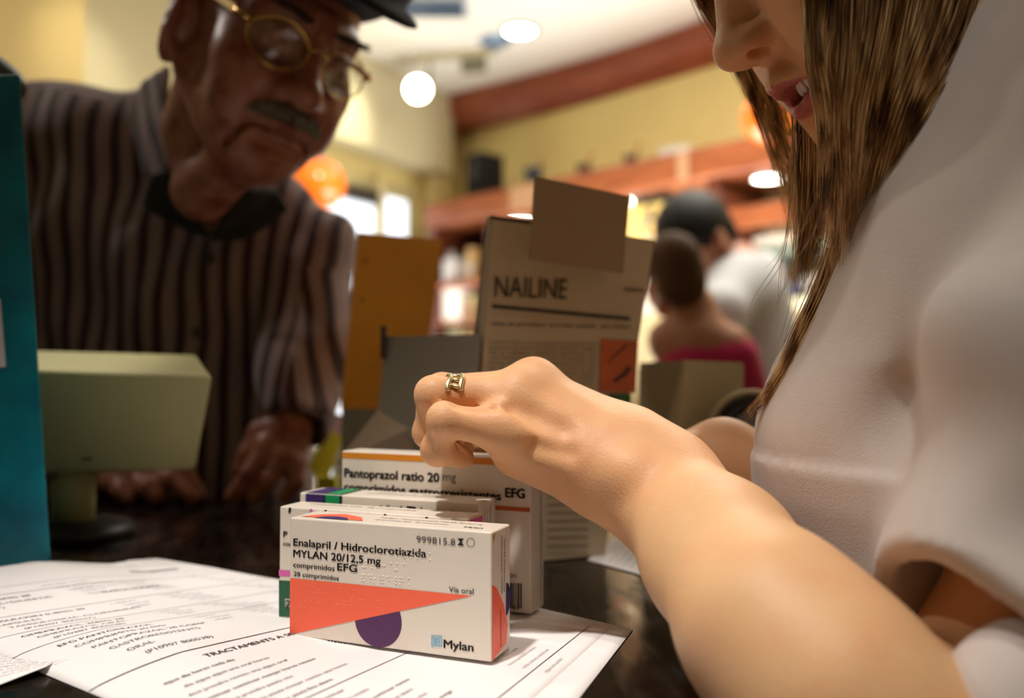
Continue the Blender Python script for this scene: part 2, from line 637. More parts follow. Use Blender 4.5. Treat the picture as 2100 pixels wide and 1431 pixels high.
def hand_field(h, joints, palm, lo=None, hi=None, extra=None):
    """joints: list of finger chains [(points),(radii)]; palm: list of (a,b,ra,rb)"""
    pts = np.concatenate([np.array(j[0]) for j in joints] + [np.array([a, b]) for a, b, *_ in palm])
    f = F(pts.min(0) - .03 if lo is None else lo, pts.max(0) + .03 if hi is None else hi, h)
    for a, b, ra, rb in palm:
        f.add(f.cone(a, b, ra, rb), .014)
    fing = None
    for p, r in joints:
        e = f.chain(p, r, .004)
        fing = e if fing is None else smin(fing, e, .0022)
    f.add(fing, .009)
    if extra: extra(f)
    return f


# ------------------------------------------------------------------ the old man at the counter
SKIN_OLD = skin_mat('weathered skin', (168, 112, 92), (132, 64, 50), lip=(120, 62, 54), rough=0.42, blotch=0.8, spots=0.35, fine=300)
SKIN_W = skin_mat('fair skin', (230, 178, 132), (226, 160, 118), lip=(186, 104, 100), rough=0.5, blotch=0.35, fine=650)


def stripe_mat():
    m, nt, b = new_mat('striped shirt cloth')
    N, L = nt.nodes, nt.links
    at = N.new('ShaderNodeAttribute'); at.attribute_name = 'stripe'
    tc = N.new('ShaderNodeTexCoord')
    nz = N.new('ShaderNodeTexNoise'); nz.inputs['Scale'].default_value = 9; nz.inputs['Detail'].default_value = 2
    L.new(tc.outputs['Object'], nz.inputs['Vector'])
    m1 = N.new('ShaderNodeMath'); m1.operation = 'MULTIPLY_ADD'; m1.inputs[1].default_value = 0.010
    L.new(nz.outputs['Fac'], m1.inputs[0]); L.new(at.outputs['Fac'], m1.inputs[2])
    m2 = N.new('ShaderNodeMath'); m2.operation = 'DIVIDE'; m2.inputs[1].default_value = 0.0238
    L.new(m1.outputs[0], m2.inputs[0])
    m3 = N.new('ShaderNodeMath'); m3.operation = 'FRACT'; L.new(m2.outputs[0], m3.inputs[0])
    r = N.new('ShaderNodeValToRGB')
    e = r.color_ramp.elements
    dark, light, mid = srgb(58, 30, 34), srgb(150, 128, 128), srgb(122, 100, 102)
    stops = [(0, dark), (.38, dark), (.46, light), (.64, light), (.70, mid), (.75, light), (.92, light), (1.0, dark)]
    e[0].position, e[0].color = stops[0]; e[1].position, e[1].color = stops[-1]
    for p, c in stops[1:-1]:
        k = e.new(p); k.color = c
    L.new(m3.outputs[0], r.inputs['Fac'])
    L.new(r.outputs['Color'], b.inputs['Base Color'])
    b.inputs['Roughness'].default_value = 0.85
    b.inputs['Sheen Weight'].default_value = 0.1
    bp = N.new('ShaderNodeBump'); bp.inputs['Strength'].default_value = 0.35; bp.inputs['Distance'].default_value = 0.01
    n2 = N.new('ShaderNodeTexNoise'); n2.inputs['Scale'].default_value = 14; n2.inputs['Detail'].default_value = 3
    mp = N.new('ShaderNodeMapping'); mp.inputs['Scale'].default_value = (1, 1, .45)
    L.new(tc.outputs['Object'], mp.inputs['Vector']); L.new(mp.outputs[0], n2.inputs['Vector'])
    L.new(n2.outputs['Fac'], bp.inputs['Height']); L.new(bp.outputs['Normal'], b.inputs['Normal'])
    return m


SHIRT = stripe_mat()
BLACKCLOTH = mat('black cloth', (20, 18, 18), 0.9, noise=.2, nscale=60, sheen=.1)
GOLD = mat('gold metal', (214, 172, 96), 0.22, metal=1.0)
GLASS_LENS, _nt, _b = new_mat('spectacle lens')
_tr = _nt.nodes.new('ShaderNodeBsdfTransparent'); _tr.inputs[0].default_value = (.94, .95, .94, 1)
_gl = _nt.nodes.new('ShaderNodeBsdfGlossy'); _gl.inputs['Roughness'].default_value = .02
_mx = _nt.nodes.new('ShaderNodeMixShader')
_mx.inputs[0].default_value = .07; _nt.links.new(_tr.outputs[0], _mx.inputs[1]); _nt.links.new(_gl.outputs[0], _mx.inputs[2])
_nt.links.new(_mx.outputs[0], _nt.nodes['Material Output'].inputs['Surface'])

man = empty('person', G(430, 1000), 'elderly man in a dark flat cap, gold-rimmed glasses and striped shirt leaning over the counter', 'person')

MH = frame_at(648, 103) @ rot('Y', 23) @ rot('Z', 27) @ rot('X', -4)
MO = P(648, 103, .745) - MH @ np.array([0, -.100, .0])
mh = lambda q: MO + MH @ np.asarray(q, float)
mhl = lambda q: (np.asarray(q, float) - MO) @ MH      # world -> head local

_nb = mhl(P(452, 430, 1.03))
hf = head_field(.0021, False, ([(0, .035, -.06), (.0, .045, -.11), tuple(_nb)], (.052, .046, .050)), lo=(-.115, -.14, -.215), hi=(.115, .17, .14))
# loose skin under the chin, throat
hf.add(hf.cone((0, -.050, -.112), (0, .012, -.165), .020, .030), .025)
hv, hq = hf.mesh(1)
hlip = lip_attr(hv, False)
hw = hv @ MH.T + MO


def man_hand_left():
    """his left hand: fingers hanging down to the counter (right in the picture)"""
    W = P(592, 880, .925)
    j = [([P(548, 915, .90), P(512, 972, .885), P(476, 1018, .882)], (.0105, .0096, .0080)),
         ([P(578, 940, .895), P(552, 984, .884), P(521, 1020, .884)], (.0105, .0095, .0080)),
         ([P(606, 952, .900), P(606, 990, .892), P(586, 1018, .886)], (.0100, .0088, .0075)),
         ([P(532, 885, .915), P(508, 930, .905), P(494, 962, .900)], (.0110, .0100, .0085))]
    palm = [(W, P(548, 915, .905), .019, .0135), (W, P(576, 938, .90), .019, .0130), (W, P(602, 950, .905), .018, .0125),
            (P(602, 858, .94), W, .024, .021), (W, P(533, 890, .918), .017, .012)]
    return hand_field(.0026, j, palm)


def man_hand_right():
    """his right hand resting flat behind the customer display"""
    W = P(215, 960, .965)
    j = [([P(300, 968, .93), P(352, 982, .905), P(393, 1018, .895)], (.0105, .0098, .0082)),
         ([P(325, 955, .945), P(378, 962, .925), P(405, 1012, .915)], (.0105, .0098, .0082)),
         ([P(275, 985, .925), P(305, 1000, .900), P(322, 1018, .895)], (.0105, .0098, .0085)),
         ([P(235, 990, .925), P(250, 1008, .905), P(262, 1020, .900)], (.0100, .0090, .0080))]
    palm = [(W, P(300, 965, .935), .026, .016), (W, P(275, 980, .93), .026, .016), (W, P(322, 955, .95), .024, .015),
            (W, P(238, 985, .93), .024, .014), (P(120, 900, 1.0), W, .032, .028)]
    return hand_field(.0026, j, palm)


parts = [(hw, hq)]
lips = [hlip]
for hf_ in (man_hand_left(), man_hand_right()):
    v, q = hf_.mesh(1)
    parts.append((v, q)); lips.append(np.zeros(len(v)))
# the trunk and arms inside the shirt
tf = F(P(0, 0, 1.1) * 0 + (-.78, .82, .80), (-.10, 1.36, 1.42), .012)
NB = P(452, 400, 1.08)
RS, LS = P(60, 300, 1.12), P(622, 505, 1.09)
tf.add(tf.cone(NB, NB + (0, .04, -.12), .055, .10))
tf.add(tf.chain([RS, NB + (0, .02, -.06), LS], (.055, .07, .05)), .04)
tf.add(tf.cone(NB + (-.04, .06, -.15), NB + (-.03, .10, -.45), .125, .12), .06)
tf.add(tf.chain([LS, P(628, 770, 1.0), P(600, 872, .94)], (.042, .034, .022)), .02)
tf.add(tf.chain([RS, P(20, 790, 1.02), P(200, 955, .97)], (.05, .038, .030)), .02)
v, q = tf.mesh(1)
parts.append((v, q)); lips.append(np.zeros(len(v)))
bv, bf = join_np(parts)
mesh_np('body', bv, bf, SKIN_OLD, man, attrs={'lip': np.concatenate(lips)})

# shirt
sf = F((-.86, .80, .88), (-.08, 1.42, 1.47), .0065)
sf.add(sf.chain([P(-40, 340, 1.13), P(60, 292, 1.11), P(300, 285, 1.10), P(440, 400, 1.09)], (.078, .078, .066, .055)), .03)
sf.add(sf.chain([P(470, 420, 1.08), P(580, 470, 1.07), P(628, 520, 1.06)], (.05, .060, .056)), .03)
sf.add(sf.cone(P(240, 480, 1.13), P(230, 1080, 1.18), .125, .150), .06)
sf.add(sf.cone(P(500, 570, 1.11), P(440, 1080, 1.16), .105, .130), .06)
sf.add(sf.cone(P(380, 620, 1.10), P(350, 1100, 1.12), .12, .14), .05)
sf.add(sf.chain([P(628, 520, 1.06), P(624, 760, .985), P(601, 856, .935)], (.056, .050, .038), .03), .022)
sf.add(sf.chain([P(0, 340, 1.12), P(-30, 760, 1.03), P(150, 905, .985)], (.075, .060, .042), .03), .025)
# folds: across the sleeve elbow, down the front
wob = (0.0045 * np.sin((sf.X * 55 + sf.Z * 12 + 2 * np.sin(sf.Z * 17))) + 0.0035 * np.sin(sf.X * 23 - sf.Z * 47 + 1.3 * np.sin(sf.X * 31))).astype(np.float32)
sf.d = sf.d + wob
# neck opening
sf.sub(sf.cone(P(430, 300, .98), P(455, 400, 1.10), .050, .055), .01)
sf.sub(sf.cone(P(428, 470, .95), P(440, 330, .97), .008, .050), .008)
# open cuffs
sf.sub(sf.cone(P(600, 878, .928), P(585, 950, .89), .032, .036), .004)
v, q = sf.mesh(1)
nz = np.zeros(len(v))
# stripe coordinate: across the body; over the shoulder yoke it runs along the depth
tilt = v[:, 0] - .10 * (v[:, 2] - 1.2) * (v[:, 0] + .45) * 4
n_ = np.zeros_like(v)
e1, e2 = v[q[:, 1]] - v[q[:, 0]], v[q[:, 3]] - v[q[:, 0]]
fn = np.cross(e1, e2)
for k in range(4): np.add.at(n_, q[:, k], fn)
n_ /= np.linalg.norm(n_, axis=1)[:, None] + 1e-9
yoke = np.clip((n_[:, 2] - .62) / .12, 0, 1) * (v[:, 0] < -.29)
st_ = np.where(yoke > .5, v[:, 1] * .9 + v[:, 2] * .6, tilt)
arm = (v[:, 0] > P(640, 600, 1.03)[0] - .0) & (v[:, 2] < P(600, 560, 1.05)[2])
st_ = np.where(arm, v[:, 0] * 1.0 + .22 * (v[:, 2] - 1.2), st_)
mesh_np('shirt', v, q, SHIRT, man, attrs={'stripe': st_})


def leaf(name, pts, m, parent, thick=.004, attr=None, sub=3):
    """a thick cloth leaf from 3-D outline points (fan from its middle)"""
    pts = np.array(pts)
    c = pts.mean(0)
    n = unit(np.cross(pts[1] - pts[0], pts[2] - pts[0]))
    if n @ (CAMP - c) < 0: n = -n
    vs = [c + n * (thick + .003)] + [p + n * thick for p in pts] + [c - n * .001] + list(pts)
    k = len(pts)
    fs = []
    for i in range(k):
        j = (i + 1) % k
        fs += [[0, 1 + i, 1 + j], [k + 1, k + 2 + j, k + 2 + i], [1 + i, k + 2 + i, k + 2 + j, 1 + j]]
    o = mesh_np(name, vs, fs, m, parent, attrs=attr(np.array(vs)) if attr else None)
    md = o.modifiers.new('sub', 'SUBSURF'); md.levels = md.render_levels = sub
    md.subdivision_type = 'SIMPLE'
    return o


sa = lambda vv: {'stripe': vv[:, 0] * .8 + .3 * vv[:, 2]}
leaf('collar', [P(349, 140, .90), P(300, 172, .97), P(281, 205, .985), P(279, 262, .975), P(303, 362, .945), P(335, 372, .925), P(356, 347, .905), P(345, 240, .90)], SHIRT, man, .005, sa)
leaf('inner_collar', [P(318, 355, .915), P(352, 346, .895), P(380, 392, .900), P(404, 440, .915), P(430, 484, .935), P(392, 470, .935), P(336, 442, .935), P(299, 420, .945), P(306, 385, .935)], BLACKCLOTH, man, .006)
leaf('inner_collar', [P(470, 386, .895), P(507, 380, .905), P(567, 386, .945), P(588, 421, .955), P(541, 458, .945), P(499, 482, .94), P(432, 486, .93), P(455, 440, .905)], BLACKCLOTH, man, .006)
for bx, by, bd in ((404, 682, .982), (428, 530, .985)):
    v, q = disc(P(bx, by, bd - .012), CAMP - P(bx, by, bd), .0065, 20, .0015)
    mesh_np('button', v, q, mat('dark shirt button', (40, 24, 22), .4), man, smooth=False)

# moustache and brows
def hair_tubes(guides, per, spread, r0, rng, taper=True, seg=None, jit=.3, sides=3):
    """guides: list of (k,3) control polylines -> thin tapered strands around them"""
    VV, FF, base = [], [], 0
    for gd in guides:
        gd = np.asarray(gd, float)
        n = seg or len(gd)
        t = np.linspace(0, 1, len(gd)); tt = np.linspace(0, 1, n)
        # smooth (Catmull-like) by cubic resample
        gs = np.stack([np.interp(tt, t, gd[:, k]) for k in range(3)], 1)
        for _ in range(2):
            gs[1:-1] = .25 * gs[:-2] + .5 * gs[1:-1] + .25 * gs[2:]
        for s in range(per):
            off = rng.normal(size=3) * spread
            off2 = rng.normal(size=3) * spread * jit
            ln = rng.uniform(.72, 1.0)
            ph, am = rng.uniform(0, 6.28), rng.uniform(0, .35) * spread
            cur = gs + off * (0.55 + .45 * np.sin(tt * 3.0 + .3))[:, None] + off2 * tt[:, None] + am * np.sin(tt * 7 + ph)[:, None]
            m = max(3, int(n * ln))
            cur = cur[:m]
            rr = r0 * rng.uniform(.6, 1.25) * (np.clip(1.15 - np.linspace(0, 1, m) ** 3, .18, 1) if taper else np.ones(m))
            d = np.gradient(cur, axis=0)
            d /= np.linalg.norm(d, axis=1)[:, None] + 1e-12
            u = np.cross(d, np.array([.31, -.9, .22])); u /= np.linalg.norm(u, axis=1)[:, None] + 1e-12
            w = np.cross(d, u)
            a = np.arange(sides) * 2 * math.pi / sides + rng.uniform(0, 6)
            ring = cur[:, None, :] + rr[:, None, None] * (np.cos(a)[None, :, None] * u[:, None, :] + np.sin(a)[None, :, None] * w[:, None, :])
            VV.append(ring.reshape(-1, 3))
            i = np.arange(m - 1)[:, None] * sides; k = np.arange(sides)[None, :]; l = (k + 1) % sides
            FF.append(np.stack([i + k, i + l, i + sides + l, i + sides + k], -1).reshape(-1, 4) + base)
            base += m * sides
    return np.concatenate(VV), np.concatenate(FF)


rng = np.random.default_rng(7)
GREYHAIR = mat('grey moustache hair', (150, 140, 126), .6, noise=.5, nscale=300)
DARKHAIR = mat('dark eyebrow hair', (58, 44, 38), .6, noise=.4, nscale=300)
gl = []
for x in np.linspace(-.030, .030, 34):
    if abs(x) < .0025: continue
    s = 1 if x > 0 else -1
    y0 = -.1035 + 11 * x * x
    gl.append([mh((x, y0 + .002, -.0545 - 3 * x * x)), mh((x * 1.10, y0 - .004, -.062 - 3 * x * x)), mh((x * 1.24, y0 - .0025, -.0715 - 5 * x * x))])
v, q = hair_tubes(gl, 14, .0017, .00042, rng, seg=6)
mesh_np('moustache', v, q, GREYHAIR, man)
for s in (-1, 1):
    gl = []
    for x in np.linspace(.012, .047, 16):
        y0 = -.101 + 9 * (x - .01) ** 2
        gl.append([mh((s * x, y0 + .001, .0185 + .1 * (x - .012))), mh((s * (x + .006), y0 - .002, .0215 + .1 * (x - .012))), mh((s * (x + .011), y0 + .001, .0215))])
    v, q = hair_tubes(gl, 9, .0016, .0004, rng, seg=6)
    mesh_np('eyebrow', v, q, DARKHAIR, man)
gl = []
for z in np.linspace(.015, .06, 12):
    for y in np.linspace(.0, .03, 5):
        for s in (-1,):
            x0 = .0745 - .25 * max(0, z - .03)
            gl.append([mh((s * x0, y - .012, z + .01)), mh((s * (x0 + .003), y, z)), mh((s * (x0 + .002), y + .006, z - .014))])
v, q = hair_tubes(gl, 8, .0022, .00045, rng, seg=6)
mesh_np('hair', v, q, mat('short grey hair', (150, 140, 130), .6, noise=.3, nscale=200), man)

# flat cap
cf = F((-.125, -.175, -.0), (.125, .165, .17), .0035)
cf.add(cf.ell((0, .012, .078), (.092, .118, .052)))
cf.add(cf.ell((0, -.02, .098), (.098, .118, .042)), .03)
cf.add(cf.ell((0, -.108, .062), (.074, .056, .0085), rot('X', 14)), .018)
cf.sub(cf.ell((0, .012, .020), (.0765, .0985, .088)), .006)
cf.d = np.maximum(cf.d, .040 - cf.Z + np.where(cf.Y < -.05, -.006, 0.0)).astype(np.float32)
v, q = cf.mesh(1)
cap = mesh_np('cap', v @ MH.T + MO, q, mat('dark wool cap', (13, 12, 14), .95, noise=.35, nscale=90, bump=.6, bscale=350), man)
v, q = lathe([(0, .003), (.006, .002), (.008, 0), (0, -.001)], 16)
mesh_np('cap_button', (v + (0, .0, .139)) @ MH.T + MO, q, BLACKCLOTH, cap)

# gold-rimmed glasses, slid a little down the nose
gz, gy = -.009, -.106
rims = []
def rim_pts(sx, k=40):
    a = np.linspace(0, 2 * math.pi, k, False)
    x = sx * .0335 + .0245 * np.cos(a) * (1 + .06 * np.cos(2 * a))
    z = gz + .0205 * np.sin(a) + .002 * np.cos(a) * -sx * 0
    y = gy + 6.0 * (np.abs(x) - .01) ** 2 * (np.abs(x) > .01)
    return np.stack([x, y, z], 1)
for sx in (-1, 1):
    rims.append(tube([mh(p) for p in rim_pts(sx)], .0009, 8, True))
rims.append(tube([mh(p) for p in [(-.0105, gy, gz + .004), (-.004, gy - .004, gz + .0085), (.004, gy - .004, gz + .0085), (.0105, gy, gz + .004)]], .0012, 8))
for sx in (-1, 1):
    rims.append(tube([mh(p) for p in [(sx * .058, gy + .0135, gz + .006), (sx * .067, gy + .016, gz + .009), (sx * .0705, gy + .024, gz + .010)]], .0022, 8))
    rims.append(tube([mh(p) for p in [(sx * .009, gy + .004, gz - .004), (sx * .0095, gy + .011, gz - .010)]], .0009, 6))
v, q = join_np(rims)
fr = mesh_np('glasses', v, q, GOLD, man)
for sx in (-1, 1):
    # temple arm: flat wide strip
    a = [mh(p) for p in [(sx * .0705, gy + .024, gz + .010), (sx * .0765, gy + .065, gz + .016), (sx * .0790, gy + .105, gz + .020), (sx * .080, gy + .125, gz + .012)]]
    vv = []
    up_ = MH @ np.array([0, 0, 1.0]); out = MH @ np.array([sx, 0, 0.])
    for p in a:
        vv += [p + up_ * .0032, p + up_ * .0032 + out * .0012, p - up_ * .0032 + out * .0012, p - up_ * .0032]
    ff = [[i * 4 + k, i * 4 + (k + 1) % 4, i * 4 + 4 + (k + 1) % 4, i * 4 + 4 + k] for i in range(3) for k in range(4)] + [[0, 1, 2, 3], [15, 14, 13, 12]]
    mesh_np('temple_arm', vv, ff, mat('polished gold plate', (236, 205, 140), .28, metal=.8), fr, smooth=False)
    rp = rim_pts(sx); cen = rp.mean(0) + (0, -.0012, 0)
    ring = [mh(p) for p in rp]
    n0 = MH @ np.array([0, .0012, 0])
    vv = [mh(cen)] + ring + [mh(cen) + n0] + [p + n0 for p in ring]
    k = len(ring)
    ff = []
    for i in range(k):
        j = (i + 1) % k
        ff += [[0, 1 + i, 1 + j], [k + 1, k + 2 + j, k + 2 + i], [1 + i, k + 2 + i, k + 2 + j, 1 + j]]
    mesh_np('lens', vv, ff, GLASS_LENS, fr)

# ------------------------------------------------------------------ the pharmacist
woman = empty('person', (.36, .44, 0), 'blonde pharmacist in a white coat seen from the side, her hand over the medicine boxes', 'person')
WH = frame_at(1477, 130) @ rot('X', -13) @ rot('Y', -30) @ rot('Z', -77)
WO = P(1477, 130, .452) - WH @ np.array([0, -.1208, -.0405])
wh = lambda q: WO + WH @ np.asarray(q, float)
whl = lambda q: (np.asarray(q, float) - WO) @ WH
hf = head_field(.00135, True, lo=(-.085, -.128, -.126), hi=(.085, .118, .132))
hv, hq = hf.mesh(1)
wparts = [(hv @ WH.T + WO, hq)]
wl = [lip_attr(hv, True)]
# neck and inner trunk
NW = P(2170, -140, .47)
tf = F((.08, .20, .86), (.52, .66, 1.50), .010)
tf.add(tf.chain([wh((0, .03, -.05)), wh((0, .06, -.11)), NW], (.050, .047, .055)), .02)
tf.add(tf.cone(NW + (.02, 0, -.05), (.30, .44, .95), .07, .085), .05)
v, q = tf.mesh(1)
wparts.append((v, q)); wl.append(np.zeros(len(v)))

# left hand and forearm
RING = [P(1062, 806, .460), P(888, 808, .450), P(880, 886, .460), P(930, 912, .476)]
PINK = [P(1040, 882, .442), P(912, 860, .434), P(897, 922, .444), P(950, 938, .462)]
MID = [P(1092, 790, .478), P(905, 800, .476), P(896, 890, .484), P(940, 912, .490)]
INDX = [P(1110, 800, .492), P(935, 812, .496), P(905, 892, .498), P(950, 915, .497)]
THUMB = [P(1205, 890, .502), P(1112, 868, .525), P(1035, 878, .541), P(985, 908, .546)]
joints = [(RING, (.0098, .0086, .0078, .0064)), (PINK, (.0110, .0082, .0076, .0060)), (MID, (.0095, .0086, .0080, .0064)),
          (INDX, (.0095, .0084, .0078, .0062)), (THUMB, (.013, .0105, .0095, .0075))]
# fingers between ring and middle run into their knuckles
palm = [(P(1248, 962, .447), P(1045, 880, .445), .0165, .0125), (P(1262, 940, .453), P(1066, 806, .462), .0175, .0110),
        (P(1272, 915, .462), P(1096, 787, .476), .0185, .0110), (P(1280, 905, .474), P(1112, 806, .494), .0175, .0115),
        (P(1200, 975, .456), P(1065, 925, .455), .0165, .0145), (P(1240, 960, .470), P(1100, 880, .478), .0220, .0175)]
arm_lo, arm_hi = (-.07, .30, .90), (.215, .56, 1.145)
af = F((-.07, .235, .900), (.225, .56, 1.115), .0018)
for a, b, ra, rb in palm:
    af.add(af.cone(a, b, ra, rb), .014)
# knuckles and tendons
for c, r in ((P(1096, 781, .472), .0115), (P(1062, 800, .456), .0100), (P(1036, 866, .442), .0094)):
    af.add(af.ell(c, r), .012)
for a, b in ((P(1090, 782, .468), P(1240, 880, .447)), (P(1060, 812, .452), P(1225, 905, .4405)), (P(1040, 872, .438), P(1215, 945, .436))):
    af.add(af.cone(a, b, .0040, .0030), .010)
fing = None
for p, r in joints:
    e = af.chain(p, r, .003)
    for kk in (1, 2):
        e = smin(e, af.ell(p[kk], r[kk] * 1.06), .004)
    fing = e if fing is None else smin(fing, e, .0024)
af.add(fing, .0085)
# grooves between the fingers and metacarpals
af.sub(af.cone(P(1005, 840, .437), P(935, 828, .432), .0018, .0016), .006)
af.sub(af.cone(P(1150, 878, .433), P(1050, 842, .438), .0026, .0016), .012)
af.sub(af.cone(P(1170, 930, .430), P(1100, 915, .432), .0014, .0010), .010)
# wrist creases
for x0 in (1196, 1211):
    af.sub(af.cone(P(x0 + 10, 975, .434), P(x0 - 2, 1042, .441), .0024, .0014), .005)
# forearm: two bones wrapped
UL = [P(1270, 980, .446), P(1350, 1035, .440), P(1462, 1150, .385), P(1578, 1292, .330), P(1705, 1430, .309), P(1840, 1560, .298)]
RA = [P(1295, 935, .462), P(1375, 985, .452), P(1486, 1122, .398), P(1596, 1272, .340), P(1720, 1412, .318), P(1860, 1560, .302)]
for ch, rs in ((UL, (.0185, .0205, .0262, .0290, .0305, .031)), (RA, (.0175, .0208, .0252, .0280, .0300, .031))):
    af.add(af.chain(ch, rs, .02), .022)
af.add(af.ell(P(1288, 968, .4285), (.0115, .0105, .0105)), .010)
v, q = af.mesh(1)
wparts.append((v, q)); wl.append(np.zeros(len(v)))
# forearm and elbow up into the sleeve (continues the fine mesh, coarser)
ef = F((.03, .20, .80), (.36, .52, 1.16), .005)
for ch, rs in ((UL, (.0185, .0205, .0262, .0290, .0305, .031)), (RA, (.0175, .0208, .0252, .0280, .0300, .031))):
    ef.add(ef.chain(ch[1:], [r - .0006 for r in rs[1:]], .02), .022)
ef.add(ef.chain([P(1880, 1590, .306), P(2030, 1400, .345), P(2130, 1180, .340)], (.029, .029, .032), .02), .02)
v, q = ef.mesh(1)
wparts.append((v, q)); wl.append(np.zeros(len(v)))
# right forearm and wrist beyond the boxes
rf = F((.05, .44, .955), (.36, .66, 1.12), .0032)
rf.add(rf.chain([P(1660, 1060, .52), P(1560, 985, .535), P(1470, 950, .545), P(1380, 965, .55)], (.030, .0235, .0215, .020), .02))
rf.add(rf.ell(P(1490, 905, .545), .009), .02)
rjoints = [([P(1360, 930, .548), P(1300, 945, .545), P(1265, 975, .545)], (.011, .009, .0075)), ([P(1362, 950, .55), P(1305, 968, .55), P(1275, 1000, .55)], (.011, .009, .0075)),
           ([P(1365, 965, .556), P(1315, 990, .558), P(1290, 1020, .558)], (.010, .0085, .007)), ([P(1372, 975, .562), P(1335, 1005, .565), P(1315, 1030, .565)], (.009, .008, .0065)),
           ([P(1400, 925, .535), P(1350, 915, .525), P(1310, 925, .520)], (.012, .0095, .008))]
for p_, r_ in rjoints: rf.add(rf.chain(p_, r_, .004), .008)
v, q = rf.mesh(1)
wparts.append((v, q)); wl.append(np.zeros(len(v)))
bv, bf = join_np(wparts)
mesh_np('body', bv, bf, SKIN_W, woman, attrs={'lip': np.concatenate(wl)})
# teeth
tp = []
for i, a in enumerate(np.linspace(-1.0, 1.0, 8)):
    tp.append((.0155 * math.sin(a), -.0745 - .0165 * math.cos(a), -.0735))
v, q = [], []
tparts = []
for p in tp:
    f_ = F((p[0] - .005, p[1] - .005, p[2] - .008), (p[0] + .005, p[1] + .005, p[2] + .008), .0008)
    f_.add(f_.ell(p, (.0024, .0018, .0048)))
    v, q = f_.mesh(0)
    tparts.append((v @ WH.T + WO, q))
v, q = join_np(tparts)
mesh_np('teeth', v, q, mat('teeth', (235, 225, 205), .2), woman)
# gold ring: two bands joined by small bars
ra_ = RING[0] + (RING[1] - RING[0]) * .76
ax_ = unit(RING[1] - RING[0])
u_ = unit(np.cross(ax_, [0, 1, 0])); w_ = np.cross(ax_, u_)
rp_ = []
def ringband(c, r, wav, k=48):
    return [c + r * (math.cos(t) * u_ + math.sin(t) * w_) + ax_ * (wav * math.sin(4 * t) + .004 * (t - 2.6)*-.35) for t in np.linspace(1.75, 5.2, k)]
rp_.append(tube(ringband(ra_ - ax_ * .0036, .0098, .0005), .0014, 8))
rp_.append(tube(ringband(ra_ + ax_ * .0030, .0096, .0007), .0014, 8))
for t in np.linspace(1.85, 5.1, 8):
    a_ = ra_ - ax_ * .0034 + .0098 * (math.cos(t) * u_ + math.sin(t) * w_)
    b_ = ra_ + ax_ * .0028 + .0096 * (math.cos(t + .25) * u_ + math.sin(t + .25) * w_)
    rp_.append(tube([a_, b_], .0011, 6))
v, q = join_np(rp_)
mesh_np('ring', v, q, mat('pale gold ring', (246, 228, 180), .34, metal=1.0), woman)

# white coat: trunk and near sleeve
COAT = mat('white cotton coat', (210, 201, 196), .85, noise=.03, nscale=40, bump=.15, bscale=900, sheen=.15)
wf = F((.11, .205, .84), (.56, .66, 1.46), .0030)
zs = [.84, .95, 1.0255, 1.0475, 1.097, 1.154, 1.234, 1.30, 1.38, 1.46]
xl = [.150, .143, .1402, .1420, .162, .189, .2277, .2610, .300, .34]
aa = [.125, .12, .118, .117, .115, .112, .110, .108, .10, .09]
A = np.interp(wf.Z, zs, aa); XL = np.interp(wf.Z, zs, xl) + .006
bb = np.interp(wf.Z, [.84, 1.05, 1.15, 1.30, 1.40, 1.46], [.150, .148, .150, .158, .150, .13])
k0 = np.sqrt(((wf.X - (XL + A * .96)) / A) ** 2 + ((wf.Y - .46) / bb) ** 2)
td = ((k0 - 1) * np.minimum(A, bb)).astype(np.float32)
acr = (wf.X * .94 - (wf.Z - 1.1) * .42)
fold = (.0075 * np.sin(acr * 105 + 1.2 + 6 * (wf.Y - .4)) * np.clip((wf.Z - 1.045) / .05, 0, 1) * np.clip((1.36 - wf.Z) / .1, 0, 1)).astype(np.float32)
td = td + .0015 * np.sin(wf.Z * 60 + wf.X * 30).astype(np.float32)
wf.add(td)
SH = [P(2620, -60, .375), P(2500, 250, .352), P(2255, 720, .325), P(2148, 1150, .322), P(2118, 1262, .322)]
sl = wf.chain(SH, (.075, .066, .054, .050, .0495), .03)
_c = np.array(P(2118, 1262, .322)); _a = unit(np.array(P(1905, 1590, .306)) - _c); _c = _c + _a * .014
sl = np.maximum(sl, ((wf.X - _c[0]) * _a[0] + (wf.Y - _c[1]) * _a[1] + (wf.Z - _c[2]) * _a[2]).astype(np.float32))
sl = sl + (.0032 * np.sin(wf.X * 90 - wf.Z * 38 + 8 * wf.Y) + .0028 * np.sin(wf.Z * 55 + wf.X * 40)).astype(np.float32)
wf.add(wf.chain([P(2250, -20, .365), P(1975, 480, .405), P(1800, 880, .450), P(1800, 1000, .455)], (.046, .046, .046, .046), .02), .04)
wf.d = wf.d + fold
wf.d = wf.d - (.0024 * (wf.Z < 1.0445 - .02 * (wf.X - .14))).astype(np.float32)       # pocket top edge
wf.add(sl, .014)
wf.sub(wf.cone(P(2128, 1225, .322), P(2010, 1450, .318), .0445, .047), .003)
wf.add(wf.ell(P(2150, 1478, .292), (.036, .030, .035)), .006)
wf.sub(wf.ell(P(2065, 1085, .268), (.020, .018, .015)), .020)
v, q = wf.mesh(1)
mesh_np('coat', v, q, COAT, woman)

